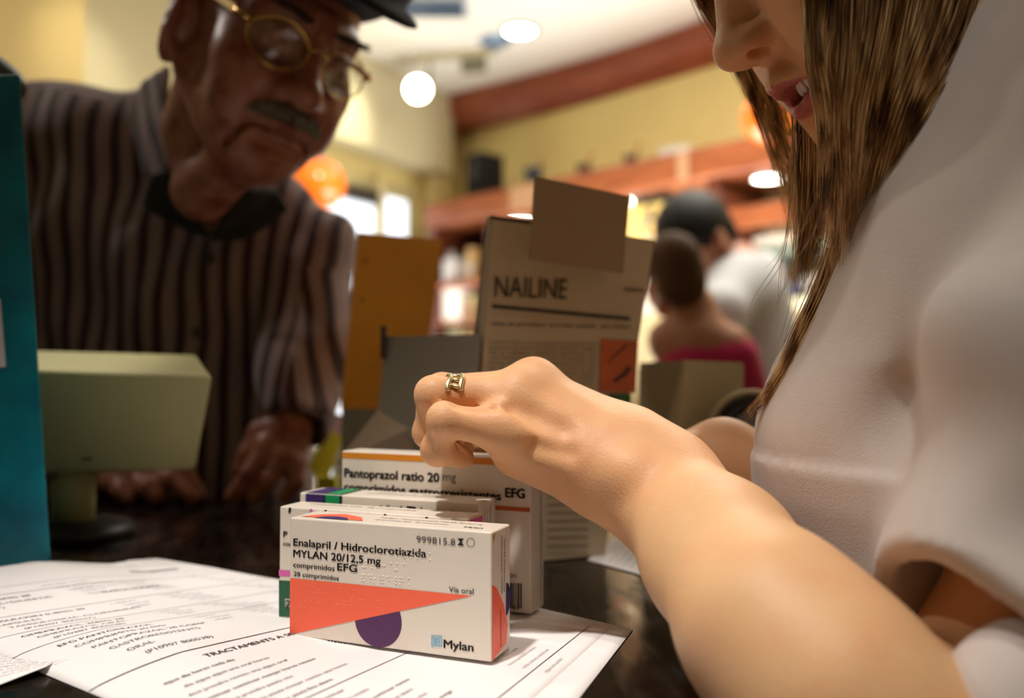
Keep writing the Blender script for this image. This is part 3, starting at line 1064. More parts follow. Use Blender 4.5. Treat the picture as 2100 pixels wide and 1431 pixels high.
# hair
HAIRM, nt, b = new_mat('dark blonde hair')
N, L = nt.nodes, nt.links
tc = N.new('ShaderNodeTexCoord'); nz_ = N.new('ShaderNodeTexNoise'); nz_.inputs['Scale'].default_value = 150; nz_.inputs['Detail'].default_value = 3
mp = N.new('ShaderNodeMapping'); mp.inputs['Scale'].default_value = (1, 1, .12)
L.new(tc.outputs['Object'], mp.inputs[0]); L.new(mp.outputs[0], nz_.inputs['Vector'])
rp = N.new('ShaderNodeValToRGB'); e = rp.color_ramp.elements
e[0].position, e[0].color = .38, srgb(92, 62, 36); e[1].position, e[1].color = .62, srgb(252, 220, 164)
k = e.new(.5); k.color = srgb(190, 146, 94)
L.new(nz_.outputs['Fac'], rp.inputs['Fac']); L.new(rp.outputs['Color'], b.inputs['Base Color'])
b.inputs['Roughness'].default_value = .38; b.inputs['Specular IOR Level'].default_value = .6
rng = np.random.default_rng(3)
near = []
def lock(pp, jx=0, jd=0):
    return [P(x + jx, y, d + jd) for x, y, d in pp]
# near side curtain over the cheek
tops = np.linspace(1692, 2120, 44)
for i, x in enumerate(tops):
    s = (x - 1692) / 428
    j = rng.uniform(-14, 14, 6)
    xe = 1694 + 80 * s
    ye = 600 + rng.uniform(-90, 60) - 40 * abs(s - .4)
    d0 = .394 + .005 * rng.normal()
    yk = -.070 + .165 * s
    near.append([wh((.005, yk, .127 - 2.2 * (yk - .02) ** 2)), wh((.045, yk, .116)), wh((.078, yk, .075)), wh((.094, yk + .004, .020))] + lock([(x - 15 + j[1], 0, d0), (x - 30 - 40 * s + j[2], 120, d0 - .004), (1694 + 235 * s + j[3], 250, d0 + .004),
                      (1698 + 160 * s + j[4], 400, d0 + .022), (xe + j[5], ye, d0 + .04)]))
v1 = hair_tubes(near, 58, .0026, .00034, rng, seg=26)
# far side curtain: past the forehead, out again below the nose
far = []
for i in range(16):
    s = i / 15
    j = rng.uniform(-10, 10, 6)
    far.append([wh((-.005, -.074 + .03 * s, .122)), wh((-.045, -.086 + .03 * s, .108)), wh((-.070, -.086 + .03 * s, .060))] + lock([(1392 + 105 * s + j[0], -90, .515), (1425 + 90 * s + j[1], 0, .52), (1500 + 60 * s + j[2], 110, .522), (1560 + 50 * s + j[3], 240, .522),
                     (1612 + 45 * s + j[4], 400, .52), (1632 + 28 * s + j[5], 545 + rng.uniform(-70, 50), .515)]))
v2 = hair_tubes(far, 28, .0027, .00032, rng, seg=24)
mid = []
for i in range(14):
    s = i / 13
    j = rng.uniform(-10, 10, 6)
    mid.append(lock([(1640 + 60 * s + j[0], 180, .475), (1642 + 50 * s + j[1], 300, .475), (1645 + 40 * s + j[2], 420, .475), (1640 + 30 * s + j[3], 530, .47), (1628 + 18 * s + j[4], 600 + rng.uniform(-40, 20), .468)]))
v2b = hair_tubes(mid, 20, .0026, .00032, rng, seg=14)
# lashes and brows
for s in (-1, 1):
    gl = []
    for x in np.linspace(.019, .042, 14):
        yy = -.0925 + 7 * (x - .028) ** 2
        gl.append([wh((s * x, yy, -.0045)), wh((s * (x + .001), yy - .003, -.0075)), wh((s * (x + .002), yy - .006, -.0085))])
    v, q = hair_tubes(gl, 3, .0004, .00022, rng, seg=5)
    mesh_np('eyelashes', v, q, DARKHAIR, woman)
BROWH = mat('light brown brow', (120, 84, 50), .6)
for s in (-1, 1):
    gl = []
    for x in np.linspace(.013, .045, 14):
        yy = -.0985 + 9 * (x - .01) ** 2
        gl.append([wh((s * x, yy, .0185)), wh((s * (x + .005), yy - .001, .021)), wh((s * (x + .010), yy + .002, .0205))])
    v, q = hair_tubes(gl, 7, .0012, .0003, rng, seg=5)
    mesh_np('eyebrow', v, q, BROWH, woman)
# long wisp along the coat front
wis = []
for i in range(9):
    j = rng.uniform(-10, 10, 6)
    wis.append(lock([(1776 + j[0], 330, .43), (1738 + j[1], 460, .435), (1694 + j[2], 590, .44), (1642 + j[3], 700, .445), (1590 + j[4], 790, .45), (1522 + j[5], 875 + rng.uniform(-25, 10), .468)]))
v3 = hair_tubes(wis, 44, .0024, .00028, rng, seg=20)
fly = []
for i in range(26):
    x0 = rng.uniform(1620, 1760); y0 = rng.uniform(200, 560)
    fly.append(lock([(x0, y0, .46), (x0 - rng.uniform(0, 30), y0 + 130, .462), (x0 - rng.uniform(20, 90), y0 + 240, .465), (x0 - rng.uniform(40, 170), y0 + 330, .468)]))
v4 = hair_tubes(fly, 2, .002, .00016, rng, seg=16)
# the crown over the skull, out of the picture
crown = []
for a in np.linspace(-.95, .95, 34):
    for s in (-1, 1):
        x0 = .006 * s
        crown.append([wh((x0, -.075 + .16 * (a + .95) / 1.9, .128)), wh((s * .055, -.06 + .15 * (a + .95) / 1.9, .108)), wh((s * .084, -.05 + .145 * (a + .95) / 1.9, .03)),
                      wh((s * .086, -.035 + .13 * (a + .95) / 1.9, -.03))])
v5 = hair_tubes(crown, 16, .003, .0006, rng, seg=10)
hv_, hf_ = join_np([v1, v2, v2b, v3, v4, v5])
mesh_np('hair', hv_, hf_, HAIRM, woman)


# lower halves, below the counter
def legs(c, z0, m, parent, shoe):
    f_ = F((c[0] - .26, c[1] - .30, -.0), (c[0] + .26, c[1] + .22, z0 + .16), .014)
    f_.add(f_.cone((c[0], c[1], z0), (c[0], c[1], z0 - .16), .125, .13))
    for s in (-1, 1):
        f_.add(f_.chain([(c[0] + s * .08, c[1], z0 - .14), (c[0] + s * .09, c[1] - .01, .48), (c[0] + s * .095, c[1], .07)], (.105, .072, .055)), .03)
    v, q = f_.mesh(1)
    mesh_np('trousers', v, q, m, parent)
    for s in (-1, 1):
        g = F((c[0] + s * .095 - .08, c[1] - .24, 0), (c[0] + s * .095 + .08, c[1] + .12, .14), .008)
        g.add(g.cone((c[0] + s * .095, c[1] + .02, .045), (c[0] + s * .10, c[1] - .15, .036), .044, .034))
        v, q = g.mesh(1)
        v[:, 2] = np.maximum(v[:, 2] - .0, .002)
        mesh_np('shoe', v, q, shoe, parent)


legs((-.40, 1.17), .90, mat('dark grey trousers', (38, 36, 38), .85), man, BLACKCLOTH)
legs((.275, .46), .86, mat('white uniform trousers', (220, 214, 206), .85), woman, mat('white shoe', (222, 220, 214), .5))

# ================================================================== ROOM SHELL
CREAM = mat('cream yellow wall paint', (226, 208, 140), .8, noise=.04, nscale=3)
TANW = mat('tan wall paint', (205, 180, 118), .8, noise=.04, nscale=3)
PALE = mat('pale soffit paint', (214, 204, 164), .6, noise=.03, nscale=3)
CEIL = mat('white ceiling paint', (244, 242, 230), .9)
WOODR = None


def wood(name, a, b_, scale=6, rough=.4):
    m, nt, b = new_mat(name)
    N, L = nt.nodes, nt.links
    tc = N.new('ShaderNodeTexCoord'); mp = N.new('ShaderNodeMapping'); mp.inputs['Scale'].default_value = (1, 1, 6)
    t = N.new('ShaderNodeTexNoise'); t.inputs['Scale'].default_value = scale; t.inputs['Detail'].default_value = 5
    r = N.new('ShaderNodeValToRGB'); r.color_ramp.elements[0].color = srgb(*a); r.color_ramp.elements[1].color = srgb(*b_)
    r.color_ramp.elements[0].position, r.color_ramp.elements[1].position = .3, .7
    L.new(tc.outputs['Object'], mp.inputs[0]); L.new(mp.outputs[0], t.inputs['Vector']); L.new(t.outputs['Fac'], r.inputs['Fac'])
    L.new(r.outputs['Color'], b.inputs['Base Color']); b.inputs['Roughness'].default_value = rough
    return m


WOODR = wood('reddish cherry wood', (128, 60, 34), (160, 82, 46))
WOODO = wood('orange brown wood', (142, 74, 42), (172, 98, 56))
WOODD = wood('dark red wood', (92, 44, 28), (120, 60, 36))
CH = 2.70
K = np.array([-.374, 5.15, 0.0])
WD = unit([1.2, -1.16, 0])            # along the right wall, toward the camera
WN = np.array([WD[1], -WD[0], 0])     # into the room
LD = unit([-.39, -.61, 0])            # along the left wall, toward the camera
LN = np.array([-LD[1], LD[0], 0])
if LN[0] < 0: LN = -LN
ZA = np.array([0, 0, 1.0])


def WP(px, py, off=0.0, wall='R'):
    n, k = (WN, K) if wall == 'R' else (LN, K)
    r = ray(px, py)
    t = (off - (CAMP - k) @ n) / (r @ n)
    return CAMP + r * t


def struct(o):
    o['kind'] = 'structure'
    return o


struct(obox('floor', (-5, -2.5, -.05), (11, 0, 0), (0, 10, 0), (0, 0, .05), mat('grey floor tiles', (150, 140, 125), .4, noise=.08, nscale=2)))
struct(obox('ceiling', (-5, -2.5, CH), (11, 0, 0), (0, 10, 0), (0, 0, .06), CEIL))
struct(obox('wall_right', K - WD * .0, WD * 7, -WN * .1, ZA * CH, CREAM))
struct(obox('wall_left', K + LD * 0 - LN * .1, LD * 8, LN * .1, ZA * CH, CREAM))
struct(obox('wall_back', (-5, -2.4, 0), (11, 0, 0), (0, -.1, 0), ZA * CH, TANW))
# soffit along the left wall, tan pier at its near end
s0 = .18
struct(obox('trim_1', K + LD * s0 + LN * .0 + ZA * 2.235, LD * 1.60, LN * .16, ZA * (CH - 2.235), PALE, None, .01))
_p0, _p1 = WP(352, 500, 0, 'L'), WP(126, 500, 0, 'L')
struct(obox('trim_6', np.array([_p0[0], _p0[1], 0]), (_p1 - _p0) * np.array([1, 1, 0]), LN * .02, ZA * CH, PALE, None, .004))
a_ = WP(128, 300, 0, 'L')
struct(obox('trim_2', np.array([a_[0], a_[1], 0]), LD * 2.4, LN * .14, ZA * CH, TANW, None, .01))
# corner pilaster
c_ = WP(842, 400, .0, 'L'); c2_ = WP(860, 400, .0, 'L')
struct(obox('trim_3', K + LD * .12, LD * .16, LN * .10, ZA * 2.235, mat('pale yellow pilaster', (236, 220, 160), .7), None, .01))
# curved timber beam under the ceiling
pr = []
for i in range(25):
    s = i / 24 * 5.2 - .05
    o_ = .16 + .10 * math.sin(s * 1.5 + 2.6)
    pr.append((s, o_))
vs, fs = [], []
for s, o_ in pr:
    b0 = K + WD * s
    zb = 2.515 + .018 * math.sin(s * 2.0 + 2.2)
    zm = zb + .075
    for p, z in ((b0, CH), (b0 + WN * o_, CH), (b0 + WN * o_, zm), (b0 + WN * (o_ - .06), zb), (b0, zb)):
        vs.append([p[0], p[1], z])
for i in range(len(pr) - 1):
    for k in range(5):
        l = (k + 1) % 5
        fs.append([i * 5 + k, i * 5 + l, i * 5 + 5 + l, i * 5 + 5 + k])
fs += [[0, 1, 2, 3, 4], [len(vs) - 5 + k for k in (4, 3, 2, 1, 0)]]
struct(mesh_np('trim_4', vs, fs, WOODR, smooth=False))
# ceiling recess edge
struct(obox('trim_5', (-1.55, 2.2, CH - .05), (1.15, 0, 0), (-.2, 1.75, 0), (0, 0, .05), CEIL, None, .005))
# bright shop window in the left wall
def lquad(px0, px1, z0, z1, off, th, name, m, parent=None, bev=.004):
    p0, p1 = WP(px0, 500, off, 'L'), WP(px1, 500, off, 'L')
    d = p1 - p0; d[2] = 0
    o = np.array([p0[0], p0[1], z0])
    return obox(name, o, d, LN * th, ZA * (z1 - z0), m, parent, bev)


win = struct(lquad(640, 838, .25, 2.12, .0, .03, 'window_1', mat('window surround', (190, 178, 130), .6)))
DAY = mat('daylit shop window', (226, 234, 244), .3, emit=1.6)
lquad(655, 764, .35, 1.98, .03, .012, 'window_pane', DAY, win)
lquad(779, 832, .35, 2.05, .03, .012, 'window_pane', DAY, win)
lquad(700, 764, 1.98, 2.05, .03, .05, 'window_frame', mat('dark window head', (60, 56, 48), .5), win)
lquad(764, 779, .25, 2.12, .03, .04, 'window_frame', mat('mullion', (214, 200, 150), .5), win)

# ------------------------------------------------------------------ ceiling lamps
LAMPON = mat('lit lamp face', (255, 246, 226), .3, emit=22.0)
METAL = mat('brushed lamp metal', (150, 150, 146), .35, metal=.8)
BLUEM = mat('blue grey lamp housing', (126, 150, 176), .3, metal=.3)


def ceil_pt(px, py, z=CH):
    return G(px, py, z)


def downlight(c, label, group, r=.075, n=(0, 0, -1)):
    t = empty('ceiling_light', c, label, 'ceiling light', group)
    v, q = lathe([(r * 1.22, 0), (r * 1.22, -.010), (r * 1.02, -.014), (r, -.004), (r, 0)], 32)
    mesh_np('trim_ring', v + c, q, METAL, t)
    v, q = disc(np.array(c) + (0, 0, -.006), (0, 0, -1), r, 32, .003)
    mesh_np('lamp_face', v, q, LAMPON, t, smooth=False)
    return t


downlight(ceil_pt(1066, 60), 'round lit downlight recessed in the white ceiling between the two people', None, .068)
t = empty('ceiling_light', ceil_pt(1015, 82), 'unlit blue-grey round ceiling fitting beside the lit downlight', 'ceiling light')
v, q = lathe([(0, -.03), (.05, -.028), (.075, -.012), (.08, 0)], 32)
mesh_np('housing', v + ceil_pt(1015, 82), q, BLUEM, t)  # bluish reflection put into the housing's base colour
c = ceil_pt(885, 8)
t = empty('air_vent', c, 'blue-grey square air vent in the ceiling above the man', 'vent')
obox('vent_frame', c + (-.16, -.10, -.02), (.32, 0, 0), (0, .2, 0), (0, 0, .02), mat('vent grey', (190, 196, 196), .5), t, .004)
for i in range(6):
    obox('louver', c + (-.14, -.085 + i * .03, -.032), (.28, 0, 0), (0, .016, .004), (0, 0, .006), BLUEM, t)
# track spot facing the room
c = P(857, 183, 4.25)
t = empty('track_spotlight', c, 'bright track spotlight hanging under the ceiling near the corner', 'spotlight')
n = unit(CAMP + np.array([.2, 0, -.3]) - c)
v, q = lathe([(0, -.12), (.045, -.115), (.062, -.02), (.066, 0), (.060, .004), (.058, -.006)], 28)
R = np.array(Vector((0, 0, 1)).rotation_difference(Vector(n)).to_matrix())
mesh_np('spot_housing', v @ R.T + c, q, METAL, t)
v, q = disc(c - n * .004, n, .058, 28, .002)
mesh_np('lamp_face', v, q, LAMPON, t, smooth=False)
a = c - n * .06
v, q = tube([a, a + (.06, .02, .06), (a[0] + .06, a[1] + .02, CH)], .010, 8)
mesh_np('stem', v, q, METAL, t)
b_ = np.array([a[0] + .06, a[1] + .02, CH])
obox('track', b_ + (-.08, -.03, -.03), (.42, -.10, 0), (.0, .045, 0), (0, 0, .03), mat('track beige', (196, 186, 150), .5), t, .003)
obox('transformer', b_ + (.16, -.05, -.085), (.13, -.03, 0), (.0, .08, 0), (0, 0, .055), mat('transformer grey', (120, 116, 96), .5), t, .006)
# wall washers on the soffit and pier
for i, (px, py, e) in enumerate(((705, 235, 30), (190, 100, 12), (540, -60, 10))):
    p = WP(px, py, .17, 'L')
    src = p + LN * .55 + ZA * .30
    src[2] = min(src[2], CH - .03)
    lamp('soffit_washer', 'SPOT', src, p, e, (1.0, .94, .74), .03, 46, .95)

# ------------------------------------------------------------------ shelving unit with pelmet along the right wall
PO = .45


def rbox(name, px0, px1, z0, z1, off, th, m, parent=None, bev=.003):
    """box standing off the right wall: front plane at off, thickness th back toward the wall"""
    p0, p1 = WP(px0, 600, off), WP(px1, 600, off)
    d = p1 - p0; d[2] = 0
    o = np.array([p0[0], p0[1], z0])
    return obox(name, o, d, -WN * th, ZA * (z1 - z0), m, parent, bev)


def zat(px, py, off):
    return WP(px, py, off)[2]


base = WP(1250, 600, .0); base[2] = 0
unit_ = empty('shelving_unit', base, 'long cherry wood shelving unit with pelmet along the yellow wall', 'shelving unit')
SHB = mat('shelf back panel', (214, 196, 150), .6)
rbox('pelmet', 868, 1900, 1.875, 2.010, PO, .45, WOODO, unit_, .02)
for px0, px1 in ((1045, 1105), (1390, 1412)):
    rbox('pelmet_panel', px0, px1, 1.885, 2.000, PO + .006, .006, mat('pale pelmet inset', (196, 150, 112), .45), unit_, .001)
rbox('back_panel', 880, 1900, 0, 1.875, .03, .03, SHB, unit_)
for px in (878, 996, 1449, 1700):
    p = WP(px, 600, PO - .02); p[2] = 0
    obox('upright', p, WD * .05, -WN * .42, ZA * 1.875, WOODD, unit_, .004)
SHZ = [zat(920, 580, .40), zat(920, 657, .40), zat(920, 700, .40), .75, .45]
for z in SHZ[:2]:
    rbox('shelf', 885, 996, z - .025, z, PO - .03, .40, mat('red edged shelf', (196, 120, 84), .5), unit_)
z3 = zat(1600, 500, .40)
rbox('shelf', 1452, 1900, z3 - .04, z3, PO - .02, .40, mat('grey green shelf edge', (120, 130, 116), .4), unit_)
z4 = zat(1620, 612, .40)
rbox('shelf', 1452, 1900, z4 - .03, z4, PO - .02, .40, mat('cream shelf', (206, 198, 164), .5), unit_)
rbox('fascia', 1452, 1700, 1.66, 1.745, PO - .03, .03, WOODO, unit_)
for px in (1066, 1312, 1577):
    p = WP(px, {1066: 434, 1312: 388, 1577: 338}[px], PO - .14)
    p[2] = 1.873
    downlight(p, {1066: 'lit downlight under the pelmet just behind the folded cardboard display', 1312: 'lit downlight under the pelmet above the yellow light box',
                  1577: 'lit downlight under the pelmet beside the blonde hair'}[px], 'pelmet downlights', .062)
    lamp('pelmet_lamp', 'SPOT', p + (0, 0, -.03), p + (0, 0, -1), 3.5, WARM, .04, 110, .6)

# things on top of the pelmet
SPK = mat('black speaker cloth', (9, 9, 9), .9, bump=.4, bscale=500)
t = empty('speaker', WP(972, 400, .25), 'black upright loudspeaker standing on the pelmet near the corner', 'speaker')
tz = zat(972, 374, .30)
rbox('cabinet', 954, 990, 2.012, zat(972, 322, .30), .36, .16, SPK, t, .01)
v, q = disc(WP(972, 356, .365), WN, .03, 24, .004); mesh_np('woofer', v, q, mat('speaker cone', (48, 48, 50), .4), t, smooth=False)
v, q = disc(WP(972, 336, .365), WN, .015, 24, .004); mesh_np('tweeter', v, q, mat('speaker dome', (70, 70, 72), .3), t, smooth=False)
for px, r, h, m, lab in ((1094, .048, .115, mat('blue black pot glaze', (42, 56, 70), .35), 'blue-black mortar-shaped pot on the pelmet above the cardboard flap'),
                         (1197, .038, .075, mat('dark brown pot', (44, 34, 26), .4), 'small dark brown pot with a stick, middle of the pots on the pelmet'),
                         (1293, .034, .070, mat('dark pot', (52, 36, 28), .4), 'small dark pot with a stick, rightmost of the pots on the pelmet')):
    c = WP(px, 330, .28); c[2] = 2.012
    t = empty('mortar_pot', c, lab, 'pot', 'pots on the pelmet')
    v, q = lathe([(0, 0), (r * .6, 0), (r * .62, .01), (r * .5, .02), (r * .85, h * .6), (r, h), (r * .9, h), (r * .7, h * .5), (0, .03)], 24)
    mesh_np('pot', v + c, q, m, t)
    v, q = tube([c + (0, 0, .03), c + (.045, 0, h + .06)], .006, 8)
    mesh_np('pestle', v, q, WOODO, t)
c = WP(1378, 285, .30); c[2] = 2.012
t = empty('white_carton', c, 'low white carton lying on the pelmet right of the pots', 'carton')
rbox('carton', 1352, 1404, 2.012, 2.060, .36, .12, mat('white carton', (226, 228, 226), .6), t, .004)

# hanging orange globes, their glow put into the material as emission
ORG, nt, b = new_mat('orange glass globe')
b.inputs['Base Color'].default_value = srgb(244, 120, 30); b.inputs['Roughness'].default_value = .15
b.inputs['Coat Weight'].default_value = .6
b.inputs['Emission Color'].default_value = srgb(250, 120, 30); b.inputs['Emission Strength'].default_value = .55
for px, py, d, r, lab, wall in ((652, 378, 3.5, .112, 'glossy orange globe hanging behind the old man, near his shoulder', 0), (1580, 238, 2.75, .092, 'orange globe lamp hanging behind the pharmacist\'s hair', 1)):
    c = P(px, py, d)
    t = empty('orange_globe', c, lab, 'lamp', 'orange globes')
    f_ = F(c - r * 1.1, c + r * 1.1, r / 22); f_.add(f_.ell(c, (r, r, r * .96))); v, q = f_.mesh(0)
    mesh_np('globe', v, q, ORG, t)
    v, q = tube([c + (0, 0, r * .94), (c[0], c[1], CH)], .004, 6); mesh_np('cord', v, q, METAL, t)
    v, q = lathe([(0, .03), (.025, .025), (.03, 0), (.02, -.005)], 16); mesh_np('socket', v + c + (0, 0, r * .93), q, METAL, t)
    g_ = c + unit(CAMP - c) * (r + .16) + np.array([-.01 if wall == 0 else -.10, 0, .07])
    lamp('globe_added_spot', 'SPOT', c + unit(CAMP - c) * (r + .25) + (0.02, 0, .22), c, 3.5, WARM, .03, 50, .8)  # added spot in front of the globe, makes its highlight

# products on the shelves
PCOL = [(236, 232, 222), (232, 214, 150), (206, 190, 170), (216, 120, 90), (240, 238, 236), (170, 160, 150), (224, 180, 110), (196, 206, 190)]
PM = [mat('product carton %s' % n_, c_, .5) for n_, c_ in zip(('white', 'pale yellow', 'beige', 'coral', 'bright white', 'grey', 'ochre', 'pale green'), PCOL)]
rng = np.random.default_rng(11)


def product(px0, px1, py0, py1, off, m, name, label, cat, group, stripe=None, zbot=None):
    z0 = zat((px0 + px1) / 2, py1, off) if zbot is None else zbot
    z1 = zat((px0 + px1) / 2, py0, off)
    c = WP((px0 + px1) / 2, 600, off); c[2] = z0
    t = empty(name, c, label, cat, group)
    w = np.linalg.norm((WP(px1, 600, off) - WP(px0, 600, off))[:2])
    if name == 'bottle':
        h = z1 - z0; r = w / 2
        v, q = lathe([(0, 0), (r, 0), (r, h * .68), (r * .45, h * .80), (r * .40, h * .84)], 20); mesh_np('bottle_body', v + c, q, m, t)
        v, q = lathe([(r * .46, h * .84), (r * .46, h), (0, h)], 20); mesh_np('cap', v + c, q, PM[5], t)
    else:
        rbox('carton', px0, px1, z0, z1, off, .10, m, t, .002)
        if stripe is not None:
            rbox('print', px0 + 2, px1 - 2, z0 + (z1 - z0) * .25, z0 + (z1 - z0) * .5, off + .002, .002, stripe, t, 0)
    return t


zA, zB = SHZ[0] + .002, SHZ[1] + .002
product(914, 938, 515, 578, .36, PM[4], 'bottle', 'white bottle on the shelf just right of the orange card', 'bottle', 'shelf products', zbot=zA)
product(940, 955, 528, 578, .36, PM[5], 'product_box', 'grey carton beside the white bottle on the upper shelf', 'box', 'shelf products', PM[2], zA)
product(957, 972, 508, 578, .36, PM[6], 'product_box', 'ochre carton at the right end of the upper shelf', 'box', 'shelf products', PM[0], zA)
product(908, 942, 592, 655, .37, mat('white carton with added glow', (255, 250, 236), .4, emit=.9), 'product_box', 'bright white carton on the middle shelf right of the orange card', 'box', 'shelf products', None, zB)  # the carton's brightness is put in as emission
product(944, 955, 596, 655, .37, PM[2], 'product_box', 'beige carton beside the bright white one on the middle shelf', 'box', 'shelf products', PM[3], zB)
product(957, 972, 604, 655, .37, PM[1], 'product_box', 'pale yellow carton at the right end of the middle shelf', 'box', 'shelf products', PM[3], zB)
rbox('header_card', 938, 975, zat(955, 512, .30), zat(955, 470, .30), .10, .01, PM[1], unit_)
rbox('header_strip', 880, 990, zat(935, 530, .2), zat(935, 516, .2), .09, .01, PM[6], unit_)
rbox('plinth', 885, 996, 0, zat(930, 690, PO - .03), PO - .03, .38, mat('pale cabinet front', (206, 190, 150), .5), unit_)
zc = zat(930, 690, PO - .03) + .002
product(917, 946, 668, 690, .36, mat('pale green tin', (206, 214, 150), .3), 'product_box', 'low pale green carton on the cabinet below the shelves', 'box', 'shelf products', PM[4], zc)
product(952, 978, 676, 690, .36, PM[6], 'product_box', 'low ochre carton beside the pale green one', 'box', 'shelf products', None, zc)
z4_ = z4 + .001
product(1606, 1624, 540, 612, .34, mat('brown glass bottle', (110, 74, 44), .2), 'bottle', 'brown bottle on the shelf behind the hair', 'bottle', 'right shelf products', zbot=z4_)
product(1626, 1640, 572, 612, .36, mat('blue label bottle', (90, 100, 150), .3), 'bottle', 'small blue bottle on the shelf behind the hair', 'bottle', 'right shelf products', zbot=z4_)
product(1643, 1664, 566, 612, .34, PM[4], 'product_box', 'white carton beside the blue bottle behind the hair', 'box', 'right shelf products', PM[5], z4_)
product(1668, 1700, 560, 612, .34, PM[2], 'product_box', 'beige carton on the shelf under the hair ends', 'box', 'right shelf products', PM[3], z4_)
# yellow light box with dark head
t = empty('light_box', WP(1326, 440, .34), 'small yellow light box with a dark header and a grey figure, beside the cardboard display', 'light box')
rbox('housing', 1286, 1366, zat(1326, 640, .34), zat(1326, 412, .34), .34, .05, PM[2], t)
rbox('lit_panel', 1290, 1362, zat(1326, 486, .345), zat(1326, 415, .345), .345, .004, mat('lit yellow panel', (255, 214, 120), .4, emit=.55), t, 0)
rbox('header', 1296, 1372, zat(1330, 418, .36), zat(1330, 403, .36), .38, .035, mat('dark header', (34, 36, 32), .5), t)
for a, b_, r in (((1338, 425), (1330, 440), .011), ((1330, 440), (1322, 462), .015), ((1322, 462), (1328, 484), .012), ((1333, 442), (1345, 455), .008)):
    v, q = tube([WP(*a, .350), WP(*b_, .350)], r, 8)
    mesh_np('figure', v, q, mat('grey figure', (120, 116, 120), .5), t)
# framed green picture
t = empty('picture', WP(1406, 420, .30), 'small framed green picture in the middle bay of the shelving', 'picture')
rbox('frame', 1388, 1428, zat(1408, 444, .3), zat(1408, 396, .3), .30, .02, mat('olive picture frame', (120, 100, 44), .4), t)
rbox('sheet', 1393, 1423, zat(1408, 440, .304), zat(1408, 400, .304), .304, .004, mat('yellow sheet', (206, 196, 110), .5), t, 0)
v, q = disc(WP(1408, 413, .308), WN, .026, 24, .002); mesh_np('print', v, q, mat('green print', (110, 160, 100), .5), t, smooth=False)
# pale poster in the right bay
t = empty('poster', WP(1570, 450, .2), 'large pale pink and white poster under the pelmet behind the hair', 'poster')
m, nt, b = new_mat('pale poster print')
N, L = nt.nodes, nt.links
tcn = N.new('ShaderNodeTexCoord'); tn = N.new('ShaderNodeTexNoise'); tn.inputs['Scale'].default_value = 9; tn.inputs['Detail'].default_value = 3
rr = N.new('ShaderNodeValToRGB'); e = rr.color_ramp.elements
e[0].position, e[0].color = .35, srgb(206, 180, 168); e[1].position, e[1].color = .62, srgb(244, 242, 240)
k = e.new(.48); k.color = srgb(226, 208, 196)
L.new(tcn.outputs['Object'], tn.inputs['Vector']); L.new(tn.outputs['Fac'], rr.inputs['Fac']); L.new(rr.outputs['Color'], b.inputs['Base Color'])
b.inputs['Roughness'].default_value = .3
rbox('sheet', 1545, 1680, z3 + .004, 1.655, .20, .01, m, t)

# ------------------------------------------------------------------ shoppers in the background
def strands_cap(name, f_, m, parent):
    v, q = f_.mesh(1)
    return mesh_np(name, v, q, m, parent)


HAIRB = mat('black hair', (8, 7, 7), .6, noise=.3, nscale=120, bump=.5, bscale=300)
HAIRBR = mat('brown hair', (92, 60, 32), .8, noise=.4, nscale=120, bump=.5, bscale=300)
SKINB = skin_mat('shopper skin', (206, 150, 120), (196, 132, 110), lip=(150, 90, 84))
WSH = mat('white shirt', (224, 226, 232), .8, bump=.2, bscale=60)
PINK = mat('magenta top', (206, 40, 96), .8, noise=.15, nscale=40)


